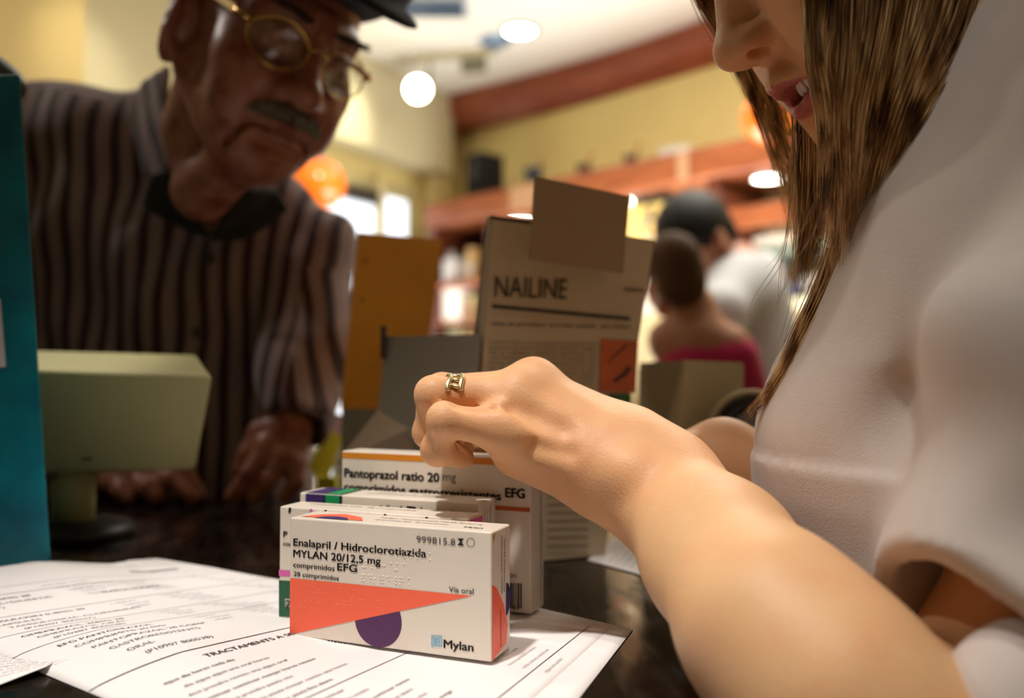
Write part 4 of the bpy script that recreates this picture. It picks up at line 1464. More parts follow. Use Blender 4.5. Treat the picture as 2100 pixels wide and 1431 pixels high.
def shopper(label, hc, yaw, pitch, roll, d_face, chest, hip, shL, shR, handL, elbL, top, hairm, long_hair, scale=1.0, bare=False):
    t = empty('person', (hip[0], hip[1], 0), label, 'person')
    R = frame_at(1435, 500) @ rot('Y', roll) @ rot('Z', yaw) @ rot('X', pitch)
    h = head_field(.0055, long_hair)
    v, q = h.mesh(1)
    parts = [((v * scale) @ R.T + hc, q)]
    lp = [lip_attr(v, long_hair)]
    lo = np.minimum.reduce([chest, hip, shL, shR, handL, elbL, hc]) - .25; hi = np.maximum.reduce([chest, hip, shL, shR, handL, elbL, hc]) + .25
    lo[2] = 0.0
    b_ = F(lo, hi, .016)
    nk = hc + R @ np.array([0, .04, -.06]) * scale
    b_.add(b_.cone(nk, chest + (0, 0, .10), .052 * scale, .065 * scale))
    b_.add(b_.chain([shL, chest + (0, 0, .06 if not bare else .02), shR], (.052 * scale, .08 * scale, .052 * scale)), .05)
    b_.add(b_.cone(chest, hip, .105 * scale, .125 * scale), .06)
    b_.add(b_.chain([shL, elbL, handL], (.047, .037, .028)), .02)
    for s in (-1, 1):
        b_.add(b_.chain([hip + (s * .085, 0, 0), (hip[0] + s * .095, hip[1], .48), (hip[0] + s * .10, hip[1], .06)], (.095, .06, .042)), .03)
        b_.add(b_.cone((hip[0] + s * .10, hip[1], .045), (hip[0] + s * .11, hip[1] - .13, .035), .042, .032), .02)
    v, q = b_.mesh(1)
    parts.append((v, q)); lp.append(np.zeros(len(v)))
    vv, ff = join_np(parts)
    mesh_np('body', vv, ff, SKINB, t, attrs={'lip': np.concatenate(lp)})
    g = F(lo, hi, .014)
    if not bare:
        g.add(g.chain([shL, chest + (0, 0, .07), shR], (.066, .092, .066)), .05)
        g.add(g.cone(chest, hip - (0, 0, .03), .125 * scale, .150 * scale), .06)
        g.add(g.chain([shL, elbL], (.066, .055)), .02)
        g.sub(g.cone(nk, chest + (0, 0, .14), .05, .05), .01)
    else:
        g.add(g.cone(chest - (0, 0, .025), hip - (0, 0, .03), .125 * scale, .150 * scale), .06)
        g.add(g.cone(shL - (0, 0, .02), elbL, .058, .052), .03)
        g.d = np.maximum(g.d, g.Z - (chest[2] + .03 + .25 * (g.X * 0))).astype(np.float32) if False else g.d
    v, q = g.mesh(1)
    mesh_np('top', v, q, top, t)
    p_ = F(lo, hi, .016)
    p_.add(p_.cone(hip + (0, 0, .02), hip - (0, 0, .10), .137 * scale, .13))
    for s in (-1, 1):
        p_.add(p_.chain([hip + (s * .085, 0, 0), (hip[0] + s * .095, hip[1], .48), (hip[0] + s * .10, hip[1], .10)], (.11, .075, .06)), .03)
    v, q = p_.mesh(1)
    mesh_np('trousers', v, q, mat('dark trousers', (50, 50, 60), .8), t)
    hr = F((-.12, -.13, -.20), (.12, .15, .16), .0055)
    hr.add(hr.ell((0, .016, .040), (.086, .108, .098)))
    if long_hair:
        hr.add(hr.ell((0, .05, -.03), (.080, .070, .085)), .03)
        hr.sub(hr.ell((0, -.095, -.045), (.062, .075, .088)), .01)
    else:
        hr.add(hr.ell((0, .055, -.02), (.070, .055, .055)), .03)
        hr.sub(hr.ell((0, -.085, -.045), (.080, .070, .092)), .012)
        for s in (-1, 1): hr.sub(hr.ell((s * .085, .015, -.035), (.03, .035, .045)), .01)
    v, q = hr.mesh(1)
    mesh_np('hair', (v * scale) @ R.T + hc, q, hairm, t)
    return t


d1 = 2.36
shopper('dark-haired shopper in a white shirt leaning forward in the background', P(1428, 500, d1), -52, 18, -18, 0,
        P(1520, 628, d1), np.append(P(1560, 900, d1 + .02)[:2], .88), P(1478, 640, d1 - .18), P(1560, 560, d1 + .15), P(1400, 800, d1 - .2), P(1470, 770, d1 - .22), WSH, HAIRB, False, 1.07)
d2 = 1.80
shopper('brown-haired shopper in a magenta top seen from behind, in front of the white shirt', P(1378, 565, d2), 215, 6, -6, 0,
        P(1425, 720, d2), np.append(P(1430, 930, d2 + .02)[:2], .80), P(1498, 715, d2 - .02), P(1362, 695, d2), P(1535, 930, d2 - .03), P(1528, 820, d2), PINK, HAIRBR, True, .66, True)

# ================================================================== COUNTER AND THINGS ON IT
m, nt, b = new_mat('glossy black counter')
N, L = nt.nodes, nt.links
tc = N.new('ShaderNodeTexCoord')
n1 = N.new('ShaderNodeTexNoise'); n1.inputs['Scale'].default_value = 26; n1.inputs['Detail'].default_value = 8; n1.inputs['Roughness'].default_value = .7
L.new(tc.outputs['Object'], n1.inputs['Vector'])
r1 = N.new('ShaderNodeValToRGB'); e = r1.color_ramp.elements
e[0].position, e[0].color = .45, (.006, .004, .003, 1); e[1].position, e[1].color = .75, (.030, .018, .010, 1)
L.new(n1.outputs['Fac'], r1.inputs['Fac']); L.new(r1.outputs['Color'], b.inputs['Base Color'])
n2 = N.new('ShaderNodeTexNoise'); n2.inputs['Scale'].default_value = 60; n2.inputs['Detail'].default_value = 6
mp = N.new('ShaderNodeMapping'); mp.inputs['Scale'].default_value = (1, .25, 1); mp.inputs['Rotation'].default_value = (0, 0, .6)
L.new(tc.outputs['Object'], mp.inputs[0]); L.new(mp.outputs[0], n2.inputs['Vector'])
r2 = N.new('ShaderNodeValToRGB'); e = r2.color_ramp.elements
e[0].position, e[0].color = .45, (.12, .12, .12, 1); e[1].position, e[1].color = .72, (.42, .42, .42, 1)
L.new(n2.outputs['Fac'], r2.inputs['Fac']); L.new(r2.outputs['Color'], b.inputs['Roughness'])
bp = N.new('ShaderNodeBump'); bp.inputs['Strength'].default_value = .10; bp.inputs['Distance'].default_value = .002
L.new(n2.outputs['Fac'], bp.inputs['Height']); L.new(bp.outputs['Normal'], b.inputs['Normal'])
b.inputs['Specular IOR Level'].default_value = .25
COUNTER = m
ctr = empty('counter', (-.6, .6, 0), 'black glossy pharmacy counter under the papers and medicine boxes', 'counter')
poly = [(-1.6, .03), (.070, .03), (.078, .33), (.092, .385), (.134, .50), (.134, .66), (.9, .72), (.9, .965), (-1.6, .965)]


def prism(name, poly, z0, z1, m, parent, bevel=0):
    bm = bmesh.new()
    lo = [bm.verts.new((x, y, z0)) for x, y in poly]; hi = [bm.verts.new((x, y, z1)) for x, y in poly]
    bm.faces.new(hi); bm.faces.new(lo[::-1])
    for i in range(len(poly)):
        j = (i + 1) % len(poly)
        bm.faces.new([lo[i], lo[j], hi[j], hi[i]])
    bmesh.ops.recalc_face_normals(bm, faces=bm.faces)
    if bevel: bmesh.ops.bevel(bm, geom=bm.edges[:], offset=bevel, segments=2, affect='EDGES', profile=.5)
    me = bpy.data.meshes.new(name); bm.to_mesh(me); bm.free()
    return add_obj(name, me, m, parent)


prism('worktop', poly, TOP - .035, TOP, COUNTER, ctr, .003)
poly2 = [(-1.58, .10), (.04, .10), (.05, .37), (.085, .70), (.86, .76), (.86, .90), (-1.58, .90)]
prism('counter_body', poly2, 0, TOP - .035, mat('dark counter body', (46, 30, 22), .5), ctr)

# ------------------------------------------------------------------ printed sheets
PAPER = mat('white paper', (244, 240, 240), .75, noise=.012, nscale=30)
INK = mat('grey black ink', (84, 74, 80), .8)
INKL = mat('light grey ink', (150, 142, 148), .8)


class Sheet:
    """a paper patch: bilinear ground quad in text space (s right along the lines, t down) plus a height function"""
    def __init__(s, TL, TR, BR, BL, hf, z0=.0006):
        s.c = [np.array(q[:2], float) for q in (TL, TR, BR, BL)]
        s.hf, s.z0 = hf, z0

    def xy(s, u, t):
        u, t = np.asarray(u)[..., None], np.asarray(t)[..., None]
        return (s.c[0] * (1 - u) + s.c[1] * u) * (1 - t) + (s.c[3] * (1 - u) + s.c[2] * u) * t

    def pt(s, u, t, off=0.0):
        xy = s.xy(u, t)
        z = TOP + s.z0 + s.hf(np.asarray(u), np.asarray(t)) + off
        return np.concatenate([xy, z[..., None]], -1)

    def build(s, name, parent, nu=60, nt=80, thick=.0003, clip=None):
        u, t = np.meshgrid(np.linspace(0, 1, nu), np.linspace(0, 1, nt))
        if clip is not None:
            (ax, ay), (bx, by) = clip
            nrm = np.array([by - ay, ax - bx])
            t1 = np.linspace(0, 1, nt)
            L_, R_ = s.xy(np.zeros(nt), t1), s.xy(np.ones(nt), t1)
            sd = (L_ - np.array([ax, ay])) @ nrm
            um = np.where(sd < 0, np.clip(-sd / ((R_ - L_) @ nrm), 0, .9), 0)
            u = um[:, None] + (1 - um[:, None]) * u
        top = s.pt(u, t).reshape(-1, 3); bot = s.pt(u, t, -thick).reshape(-1, 3)
        vs = np.concatenate([top, bot]); n = nu * nt
        fs = []
        for j in range(nt - 1):
            for i in range(nu - 1):
                a = j * nu + i
                fs.append([a, a + nu, a + nu + 1, a + 1])
                fs.append([n + a, n + a + 1, n + a + nu + 1, n + a + nu])
        rim = [i for i in range(nu)] + [j * nu + nu - 1 for j in range(1, nt)] + [(nt - 1) * nu + i for i in range(nu - 2, -1, -1)] + [j * nu for j in range(nt - 2, 0, -1)]
        for i in range(len(rim)):
            a, b_ = rim[i], rim[(i + 1) % len(rim)]
            fs.append([a, b_, n + b_, n + a])
        return mesh_np(name, vs, fs, PAPER, parent)

    def line(s, txt, u0, t0, size, bold=0.0, width=None, off=.00035):
        """one line of print, cap height `size` in metres"""
        v, f = text_geo_c(txt)
        if not len(v): return None
        wu = np.linalg.norm(s.xy(1.0, t0) - s.xy(0.0, t0)); ht = np.linalg.norm(s.xy(u0, 1.0) - s.xy(u0, 0.0))
        if bold: v, f = embolden(v, f, bold * .8)
        k = size / CAPH
        u = u0 + v[:, 0] * k / wu * (1 if width is None else 1)
        t = t0 - v[:, 1] * k / ht
        return s.pt(u, t, off), f

    def rule(s, u0, u1, t, w=.0005, n=40, off=.0003):
        ht = np.linalg.norm(s.xy(.5, 1.0) - s.xy(.5, 0.0))
        u = np.linspace(u0, u1, n)
        a = s.pt(u, np.full(n, t), off); b_ = s.pt(u, np.full(n, t + w / ht), off)
        vs = np.concatenate([a, b_])
        return vs, [[i, n + i, n + i + 1, i + 1] for i in range(n - 1)]


bump_ = lambda x, c, w: np.exp(-((x - c) / w) ** 2)


def h_main(u, t):
    # far edge lifts, a valley crosses the sheet, the near half swells; flat under the boxes
    flat = np.clip((.80 - u) / .28, 0, 1)
    val = .40 + .12 * (u - .5)
    far = .014 * np.clip((val - t) / .30, 0, 1) ** 1.3
    near = .010 * bump_(t, val + .20, .15) * np.clip(1 - u * .9, 0, 1) * np.clip(u / .22, 0, 1) ** .7
    return (far * np.clip((1.05 - t * 2.2), 0, 1) + near) * (.25 + .75 * flat) * np.clip((.62 - t * .55 - u * .22) * 4, 0, 1)


SH1 = Sheet((-.440, .560), (-.262, .632), (.056, .4765), (-.035, .270), h_main)
sh = empty('prescription_sheet', (-.15, .46, TOP), 'large creased white printed sheet spread under the medicine boxes', 'paper')
SH1.build('page', sh, clip=(G(75, 1190)[:2], G(345, 1150)[:2]))
rng = np.random.default_rng(5)
pr_, prl = [], []
words = 'oral cada dia una dosi hores abans menjar prendre segons pauta metge aigua continuar fins revisio'.split()
rep = lambda n: ' '.join(rng.choice(words) for _ in range(n))
add = lambda g, o: g.append(o) if o is not None else None
# header of the sheet
add(prl, SH1.line('DADES DEL PACIENT', .62, .035, .0028)); add(prl, SH1.line('CENTRE  DATA', .74, .070, .0022))
prl.append(SH1.rule(.40, .97, .085, .0005)); prl.append(SH1.rule(.74, .90, .135, .0048))
prl.append(SH1.rule(.30, .98, .175, .0004))
add(pr_, SH1.line('LLARGA DURADA', .50, .265, .0030, .03))
for k in range(3): add(prl, SH1.line(rep(4), .40 + .02 * k, .195 + .018 * k, .0022))
blocks = [(.212, ('CINFA 20/12.5MG 28', 'ENALAPRIL+DIURETIC', '(862827)')), (.315, ('TAMSULOSIN 0.4MG 30', 'CAPSULES', 'TAMSULOSINA, CLORHIDRAT', '(P18207 800527)')),
          (.412, ('OMEPRAZOL 20MG 28', 'OMEPRAZOL ORAL', '(P10387 800558)')), (.488, ('EFG PANTOPRAZOL', 'COMPRIMITS 20 MG', 'PANTOPRAZOL 28 COMP', 'GASTRORESISTENTS', 'ORAL', '(P10907 800538)'))]
for tt_, bl in blocks:
    pr_.append(SH1.rule(.0, .99, tt_ - .004, .0005))
    for k, ln in enumerate(bl):
        add(prl if k else pr_, SH1.line(ln, .085 + .016 * k, tt_ + .019 + .0200 * k, .0036, .006))
    for k, ln in enumerate(('1 UNITAT', 'CADA 24', 'HORES')):
        add(prl, SH1.line(ln, .44 + .02 * (k > 0), tt_ + .016 + .017 * k, .0024))
    for k in range(5):
        add(prl, SH1.line(rep(2), .60 + .010 * k, tt_ + .010 + .0150 * k, .0022))
        add(prl, SH1.line(rep(1), .84 + .010 * k, tt_ + .010 + .0150 * k, .0022))
pr_.append(SH1.rule(.0, 1.0, .628, .0007))
add(pr_, SH1.line('TRACTAMENTS A SEGUIR', .245, .656, .0040, .022))
tt_, k = .668, 0
while tt_ < .982:
    if k % 8 == 7:
        pr_.append(SH1.rule(.06, .97, tt_ + .004, .0005)); tt_ += .010
    add(pr_ if k % 3 == 0 else prl, SH1.line(rep(5 + int(rng.integers(0, 3))), .10 + .02 * (k % 7 == 1), tt_ + .012, .0027, .006))
    add(prl, SH1.line(rep(3), .62, tt_ + .012, .0024))
    tt_ += .0190; k += 1
v, q = join_np(pr_); mesh_np('print', v, q, INK, sh, smooth=False)
v, q = join_np(prl); mesh_np('print', v, q, INKL, sh, smooth=False)

flat_ = lambda u, t: np.zeros_like(u * t * 1.0)
# sheet peeking out underneath on the right
SH2 = Sheet((-.15, .585), (-.05, .57), (.066, .4695), (-.012, .262), lambda u, t: .0005 * np.clip(t, 0, 1), .0001)
s2 = empty('prescription_sheet', (.03, .42, TOP), 'second white sheet peeking out along the right edge under the big one', 'paper')
SH2.build('page', s2, 20, 30, .00008)
# upper right leaf carrying small print, in the shade of the hand
def h3(u, t): return .0022 * np.clip((u - .35) * 1.4, 0, 1) ** 1.5 * np.clip(1.2 - t, 0, 1) + .0004
# lower left sheet
SH4 = Sheet(G(-160, 1340), G(150, 1335), G(94, 1386), G(-50, 1424), lambda u, t: .0002 + .004 * np.clip(u * t, 0, 1), .0001)
s4 = empty('prescription_sheet', (-.33, .40, TOP), 'printed sheet at the lower left corner below the big creased one', 'paper')
SH4.build('page', s4, 24, 24, .00008)
pl = [SH4.line(rep(5), .10, .12 + .09 * k, .0024) for k in range(9)]
v, q = join_np(pl); mesh_np('print', v, q, INKL, s4, smooth=False)
# far-left lobe of another sheet by the teal box
SH5 = Sheet((-.50, .560), (-.330, .592), (-.300, .545), (-.46, .50), lambda u, t: .0035 * bump_(t, .35, .3) + .0008, .0003)
s5 = empty('prescription_sheet', (-.40, .55, TOP), 'white sheet at the left edge in front of the teal box', 'paper')
SH5.build('page', s5, 24, 24, .00008)
# torn slip on the right, behind the arm
SHR = Sheet(G(1204, 1150), G(1262, 1108), G(1420, 1150), G(1385, 1200), lambda u, t: .004 * bump_(u, 1.0, .35) * np.clip(1 - t * .4, 0, 1) + .0006, .0003)
s6 = empty('paper_slip', G(1290, 1150), 'small torn white slip with print on the black counter behind the arm', 'paper')
SHR.build('page', s6, 30, 30, .0003)
pl = []
for k in range(9):
    v_, f_ = text_geo_c(rep(3), 0)
    s_ = .0024 / CAPH
    wu = np.linalg.norm(SHR.xy(1., .5) - SHR.xy(0., .5)); wt = np.linalg.norm(SHR.xy(.5, 1.) - SHR.xy(.5, 0.))
    tt = .30 + v_[:, 0] * 0 + .07 * k + .0; uu = .08 + v_[:, 0] * 0
    uu = np.clip(.12 + v_[:, 0] * s_ / wu * 1.6, 0, .97); tt = .24 + .085 * k - v_[:, 1] * s_ / wt
    pl.append((SHR.pt(uu, tt, .0004), f_))
v, q = join_np(pl); mesh_np('print', v, q, INKL, s6, smooth=False)

# ------------------------------------------------------------------ medicine boxes
BOXW = mat('white carton board', (232, 222, 208), .42, noise=.012, nscale=60, coat=.15)
BLK = mat('black print', (26, 22, 26), .5)
GREYP = mat('grey print', (92, 84, 86), .5)
CORAL = mat('coral red print', (255, 108, 76), .45)
PURPLE = mat('purple print', (84, 36, 88), .45)
DPURP = mat('deep violet print', (58, 30, 104), .45)
GREENP = mat('bright green print', (0, 150, 92), .45)
DGREEN = mat('dark green print', (22, 92, 58), .45)
PINKP = mat('pink print', (226, 100, 180), .45)
ORANGE = mat('orange print', (226, 142, 36), .45)
BROWNO = mat('burnt orange print', (196, 96, 40), .45)
BLUEP = mat('light blue print', (110, 180, 214), .45)
ZB = TOP + .0024
bu = unit([.109, -.043, 0]); bn = np.array([-bu[1], bu[0], 0]); bn = bn if bn[1] > 0 else -bn    # along front, into depth


class MedBox:
    def __init__(s, label, FL, w, d, h, yaw=0, warp=True):
        c, s_ = math.cos(math.radians(yaw)), math.sin(math.radians(yaw))
        R = np.array([[c, -s_, 0], [s_, c, 0], [0, 0, 1]])
        s.u, s.n = R @ bu, R @ bn
        s.FL = np.array([FL[0], FL[1], ZB]); s.w, s.d, s.h = w, d, h
        s.t = empty('medicine_box', s.FL + s.u * w / 2 + s.n * d / 2, label, 'medicine box', 'medicine boxes')
        s.car = obox('carton', s.FL, s.u * w, s.n * d, ZA * h, BOXW, s.t, .0011, 3)
        s.front = Face(s.FL, s.u, ZA)
        s.right = Face(s.FL + s.u * w, s.n, ZA)
        s.top = Face(s.FL + ZA * h, s.u, s.n)

    def prints(s, geo, m, name='print', label=None):
        v, q = join_np(geo)
        o = mesh_np(name, v, q, m, s.t, smooth=False)
        if label: o['label'] = label
        return o


FLx = lambda px, py: G(px, py, ZB)
# 1. nearest box
fl = FLx(592.5, 1302.6); fr_ = FLx(1008, 1358.5)
w1 = np.linalg.norm((fr_ - fl)[:2])
bu = unit(np.array([fr_[0] - fl[0], fr_[1] - fl[1], 0])); bn = np.array([-bu[1], bu[0], 0])
B1 = MedBox('nearest white medicine box with a coral wedge and purple half disc', fl, w1, .0245, .0617)
f = B1.front
B1.prints([f.text('Enalapril / Hidroclorotiazida', (602.2, 1118.4), (874.7, 1140.4), 15.2, .018), f.text('MYLAN 20/12,5 mg', (602, 1141), (781, 1154.4), 15, .018),
           f.text('EFG', (692, 1169), (733, 1172.3), 15, .018), f.text('comprimidos', (602, 1162.2), (686.8, 1168.3), 10.5, .014),
           f.text('28 comprimidos', (603, 1180.6), (695.5, 1188.5), 9.5, .012),], BLK, 'lettering')
B1.prints([f.text('Vía oral', (920.9, 1212.7), (971.5, 1216.2), 11, .006)], BLK, 'lettering')
B1.prints([f.text('Mylan', (910, 1327.5), (971.5, 1331), 17, .022)], BLK, 'lettering')
hg = [f.poly([(938.5, 1103.5), (952, 1104.2), (946, 1110.6), (952, 1118.4), (938, 1117.6), (944.5, 1110.4)], .0003)]
B1.prints([f.text('999815.8', (854.5, 1112), (934, 1117.6), 14, .0)], GREYP, 'lettering')
B1.prints(hg, BLK, 'symbol')
cuv = f.uv(965.5, 1112); rr_ = abs(f.uv(974, 1112)[0] - cuv[0])
a = np.linspace(0, 2 * math.pi, 33)[:-1]
ring_o = f.at(cuv + rr_ * np.stack([np.cos(a), np.sin(a)], 1), .0003); ring_i = f.at(cuv + rr_ * .86 * np.stack([np.cos(a), np.sin(a)], 1), .0003)
B1.prints([(np.concatenate([ring_o, ring_i]), [[i, (i + 1) % 32, 32 + (i + 1) % 32, 32 + i] for i in range(32)])], GREYP, 'symbol')
tri = [f.uv(593.6, 1184.8), f.uv(968, 1221.6), f.uv(593.2, 1300.5)]
tri[0][0] = .0006; tri[2][0] = .0006; tri[2][1] = max(tri[2][1], .0006)
B1.prints([f.poly([tri[0], tri[2], tri[1]], .0002, True)], CORAL, 'print')
cc = f.uv(775.5, 1271.5); rr_ = np.linalg.norm(f.uv(824, 1274) - cc)
circ = [cc + rr_ * np.array([math.cos(t), math.sin(t)]) for t in np.linspace(0, 2 * math.pi, 72, False)]
cp = clip_below(circ, tri[2], tri[1])
B1.prints([f.poly(list(cp), .0002, True)], PURPLE, 'print')
lg = lambda x0, y0, x1, y1: f.poly([(x0, y0), (x0, y1), (x1, y1 + .6), (x1, y0 + .6)], .0003)
B1.prints([lg(885, 1302.5, 887, 1324), lg(904.5, 1303, 906.5, 1325), lg(885, 1302.5, 906.5, 1304.5), lg(885, 1323, 906.5, 1325)] + [lg(x, 1306, x + 3.2, 1320) for x in (889.5, 894.2, 898.9)], BLUEP, 'logo')
B1.prints([lg(x, 1318 - .4 + (x - 655) * .132 - 7, x + w_, 1318 + (x - 655) * .132 - 5.2) for x, w_ in ((655, 3), (661, 4), (668, 2), (672, 5), (680, 3), (686, 5), (694, 2), (698, 3), (706, 2))], BLK, 'barcode')
# braille
bd, bw = [], []
rng = np.random.default_rng(21)
for (x0, y0, n_) in ((615, 1200, 9), (612, 1232, 8), (745, 1150, 7), (742, 1178, 8), (830, 1130, 5), (690, 1225, 8)):
    for i in range(n_):
        for k in range(3):
            for l in range(2):
                if rng.random() < .45:
                    uv = f.uv(x0 + i * 13 + l * 5, y0 + k * 6.5 + i * 1.1)
                    if uv[0] < .003 or uv[0] > w1 - .004: continue
                    vv, qq = lathe([(0, .00036), (.0004, .00026), (.0006, 0)], 8)
                    inside = tri[0][1] - (tri[0][1] - tri[1][1]) * uv[0] / tri[1][0] > uv[1] > tri[2][1] + (tri[1][1] - tri[2][1]) * uv[0] / tri[1][0]
                    (bd if inside else bw).append((f.at(uv) + np.outer(vv[:, 0], f.u) + np.outer(vv[:, 1], f.v) + np.outer(vv[:, 2], f.n), qq))
v, q = join_np(bd); mesh_np('braille_dots', v, q, mat('embossed coral varnish', (255, 128, 96), .25), B1.t)
v, q = join_np(bw); mesh_np('braille_dots', v, q, BOXW, B1.t)
# narrow end: coral swoosh, violet disc, small print, open seam
r_ = B1.right; D, H = B1.d, B1.h
sw = [(.0006, .0006), (.0185, .004), (.0205, .012), (.0150, .024), (.0060, .034), (.0006, .0365)]
B1.prints([r_.poly(sw, .0002, True)], CORAL, 'print')
B1.prints([r_.poly([(.0185 + .0052 * math.cos(t), .0255 + .0080 * math.sin(t)) for t in np.linspace(-1.7, 1.57, 20)] + [(.0185, .0335)], .0003, True)], DPURP, 'print')
smallp = []
def vtext(face, txt, u0, v0, v1, hgt, off=.0003):
    return face.text(txt, (u0, v0), (u0, v1), hgt, .01, 1.0, off, False, False, True)
smallp += [vtext(r_, 'Enalapril / Hidroclorotiazida', .0130, .030, .058, .0016), vtext(r_, 'MYLAN 20/12,5 mg comp.', .0165, .030, .056, .0016)]
smallp += [vtext(r_, '28 comprimidos EFG', .0115, .004, .022, .0014)]
B1.prints(smallp, BLK, 'lettering')
B1.prints([r_.poly([(.0016, .0565), (.0042, .0600), (.0042, .0610), (.0008, .0590)], .0003, True)], mat('ochre glue seam', (190, 160, 100), .6), 'seam')
# top: coral patch with violet lens, small print
tp_ = B1.top
B1.prints([tp_.poly([(.004, .004), (.042, .004), (.036, .013), (.022, .019), (.010, .013)], .0002, True)], CORAL, 'print')
B1.prints([tp_.poly([(.013, .003), (.034, .003), (.030, .0085), (.023, .0105), (.017, .0085)], .0003, True)], DPURP, 'print')
B1.prints([tp_.text('Enalapril / Hidroclorotiazida MYLAN 20/12,5 mg', (.046, .015), (.104, .015), .0026, .0, isuv=True), tp_.text('comprimidos EFG  28 comprimidos', (.046, .009), (.088, .009), .0024, isuv=True), tp_.text('Mylan', (.098, .006), (.108, .006), .0024, .02, isuv=True)], GREYP, 'lettering')

# 2. box behind, green and pink bands
fl2 = FLx(571.5, 1266)
B2 = MedBox('second medicine box from the front, with pink and dark green bands at its left', fl2, .1165, .0205, .0625)
f = B2.front
fp = lambda x0, y0, x1, y1: f.poly([(x0, y0), (x0, y1), (x1, y1 + .06 * (x1 - x0)), (x1, y0 + .06 * (x1 - x0))], .0002)
B2.prints([fp(572.2, 1168, 600, 1180.5)], PINKP, 'print')
B2.prints([fp(572.2, 1189.5, 640, 1263.5)], DGREEN, 'print')
B2.prints([f.text('P', (581.5, 1100.5), (590, 1101), 12, .03), f.text('comprimidos', (581, 1118), (650, 1124), 8.5, .02)], BLK, 'lettering')
B2.prints([fp(584.5, 1227, 602, 1249)], mat('white print', (240, 236, 226), .5), 'print')
B2.prints([f.text('Z', (586, 1247), (598, 1248), 17, .02)], DGREEN, 'lettering')
ft = B2.top
for u_, m_ in ((.006, BLK), (.020, PINKP), (.0295, BLK), (.067, BLK), (.092, BLK)):
    B2.prints([f.poly([(u_, .0592), (u_ + .0016, .0592), (u_ + .0022, .0622), (u_ + .0006, .0622)], .0003, True)], m_, 'mark')
B2.prints([ft.text('comprimidos EFG  28 comprimidos', (.012, .012), (.08, .012), .0028, isuv=True)], GREYP, 'lettering')
B2.prints([B2.right.poly([(.0006, .055), (.0198, .055), (.0198, .0612), (.0006, .0612)], .0002, True)], PINKP, 'print')

# 3. box with violet and green stripes
p3 = P(614.5, 1009.5, .5127)
B3 = MedBox('third medicine box from the front, white with violet and green stripes on its top edge', (p3[0], p3[1]), .1175, .0245, p3[2] - ZB)
f, ft = B3.front, B3.top
H3 = B3.h
for x0, x1, m_ in ((627, 664.5, DPURP), (667.5, 697, GREENP)):
    u0, u1 = f.uv(x0, 1012)[0], f.uv(x1, 1016)[0]
    B3.prints([f.poly([(u0, .002), (u1, .002), (u1, H3 - .0004), (u0, H3 - .0004)], .0002, True), ft.poly([(u0, .0004), (u1, .0004), (u1, B3.d - .0006), (u0, B3.d - .0006)], .0002, True)], m_, 'print')
for x0, x1 in ((663.5, 668), (696.5, 702)):
    u0, u1 = f.uv(x0, 1012)[0], f.uv(x1, 1016)[0]
    B3.prints([f.poly([(u0, .002), (u1, .002), (u1, H3 - .0004), (u0, H3 - .0004)], .0003, True), ft.poly([(u0, .0004), (u1, .0004), (u1, B3.d - .0006), (u0, B3.d - .0006)], .0003, True)], BLK, 'print')
u0 = f.uv(782, 1040)[0]
g_ = []
for (px, txt, hh) in ((783, '28 comp.', .0022), (797, '36 mg', .0022), (825, 'Tabletas', .0022), (850, 'd', .005), (866, 'C', .005)):
    u_ = f.uv(px, 1040)[0]
    g_.append(f.text(txt, (u_, H3 - .004 - (.012 if len(txt) > 1 else .004)), (u_, H3 - .0040), hh, .01, 1., .0003, False, False, True))
g_.append(f.text('UC', (f.uv(888, 1040)[0], H3 - .0055), (f.uv(941, 1040)[0], H3 - .0055), .016, .03, 1.0, .0003, True, True, True))
B3.prints(g_, BLK, 'lettering')
B3.prints([ft.text('lote 04587 cad 2013 codigo 600 mg comprimidos', (.040, .010), (.086, .010), .0028, isuv=True), ft.text('conservar en lugar seco', (.045, .016), (.095, .016), .0028, isuv=True)], GREYP, 'lettering')
B3.prints([vtext(B3.right, 'comprimidos recubiertos', .008 + .004 * k, .03, .062, .0015) for k in range(3)], GREYP, 'lettering')

# 4. tall box at the back
fr4 = FLx(1089, 1259.5)
p4 = P(700.5, 924, .5415)
u4 = unit(np.array([fr4[0] - p4[0], fr4[1] - p4[1], 0])); w4 = np.linalg.norm((fr4 - p4)[:2])
yaw4 = math.degrees(math.atan2(u4[1], u4[0]) - math.atan2(bu[1], bu[0]))
B4 = MedBox('tallest medicine box at the back, white with orange bands and black lettering, under the hand', (p4[0], p4[1]), w4, .0205, p4[2] - ZB, yaw4)
f = B4.front; H4 = B4.h
B4.prints([f.poly([(.0006, H4 - .0046), (w4 - .0006, H4 - .0046), (w4 - .0006, H4 - .0008), (.0006, H4 - .0008)], .0002, True)], ORANGE, 'print')
va, vb = f.uv(1050, 1038.5)[1], f.uv(1050, 1047.5)[1]
B4.prints([f.poly([(.0006, vb), (w4 - .0006, vb), (w4 - .0006, va), (.0006, va)], .0002, True)], BROWNO, 'print')
B4.prints([f.text('Pantoprazol ratio 20', (706, 977), (901.6, 985), 17.5, .040), f.text('comprimidos gastrorresistentes', (705.5, 1005), (1028.5, 1018), 16.5, .038), f.text('EFG', (1036, 1019), (1077.4, 1020.8), 19, .046)], BLK, 'lettering')
B4.prints([f.text('67', (1051, 1249.5), (1067, 1250.5), 9, .0)], BLK, 'lettering')
B4.prints([f.text('EFG', (1047, 1183), (1060, 1183.8), 7, .0)], BLK, 'lettering')
B4.prints([f.text('mg', (908.6, 985.2), (935.5, 986.6), 17, 0)], BLK, 'lettering')
bars = []
x = 1020.0
rng = np.random.default_rng(2)
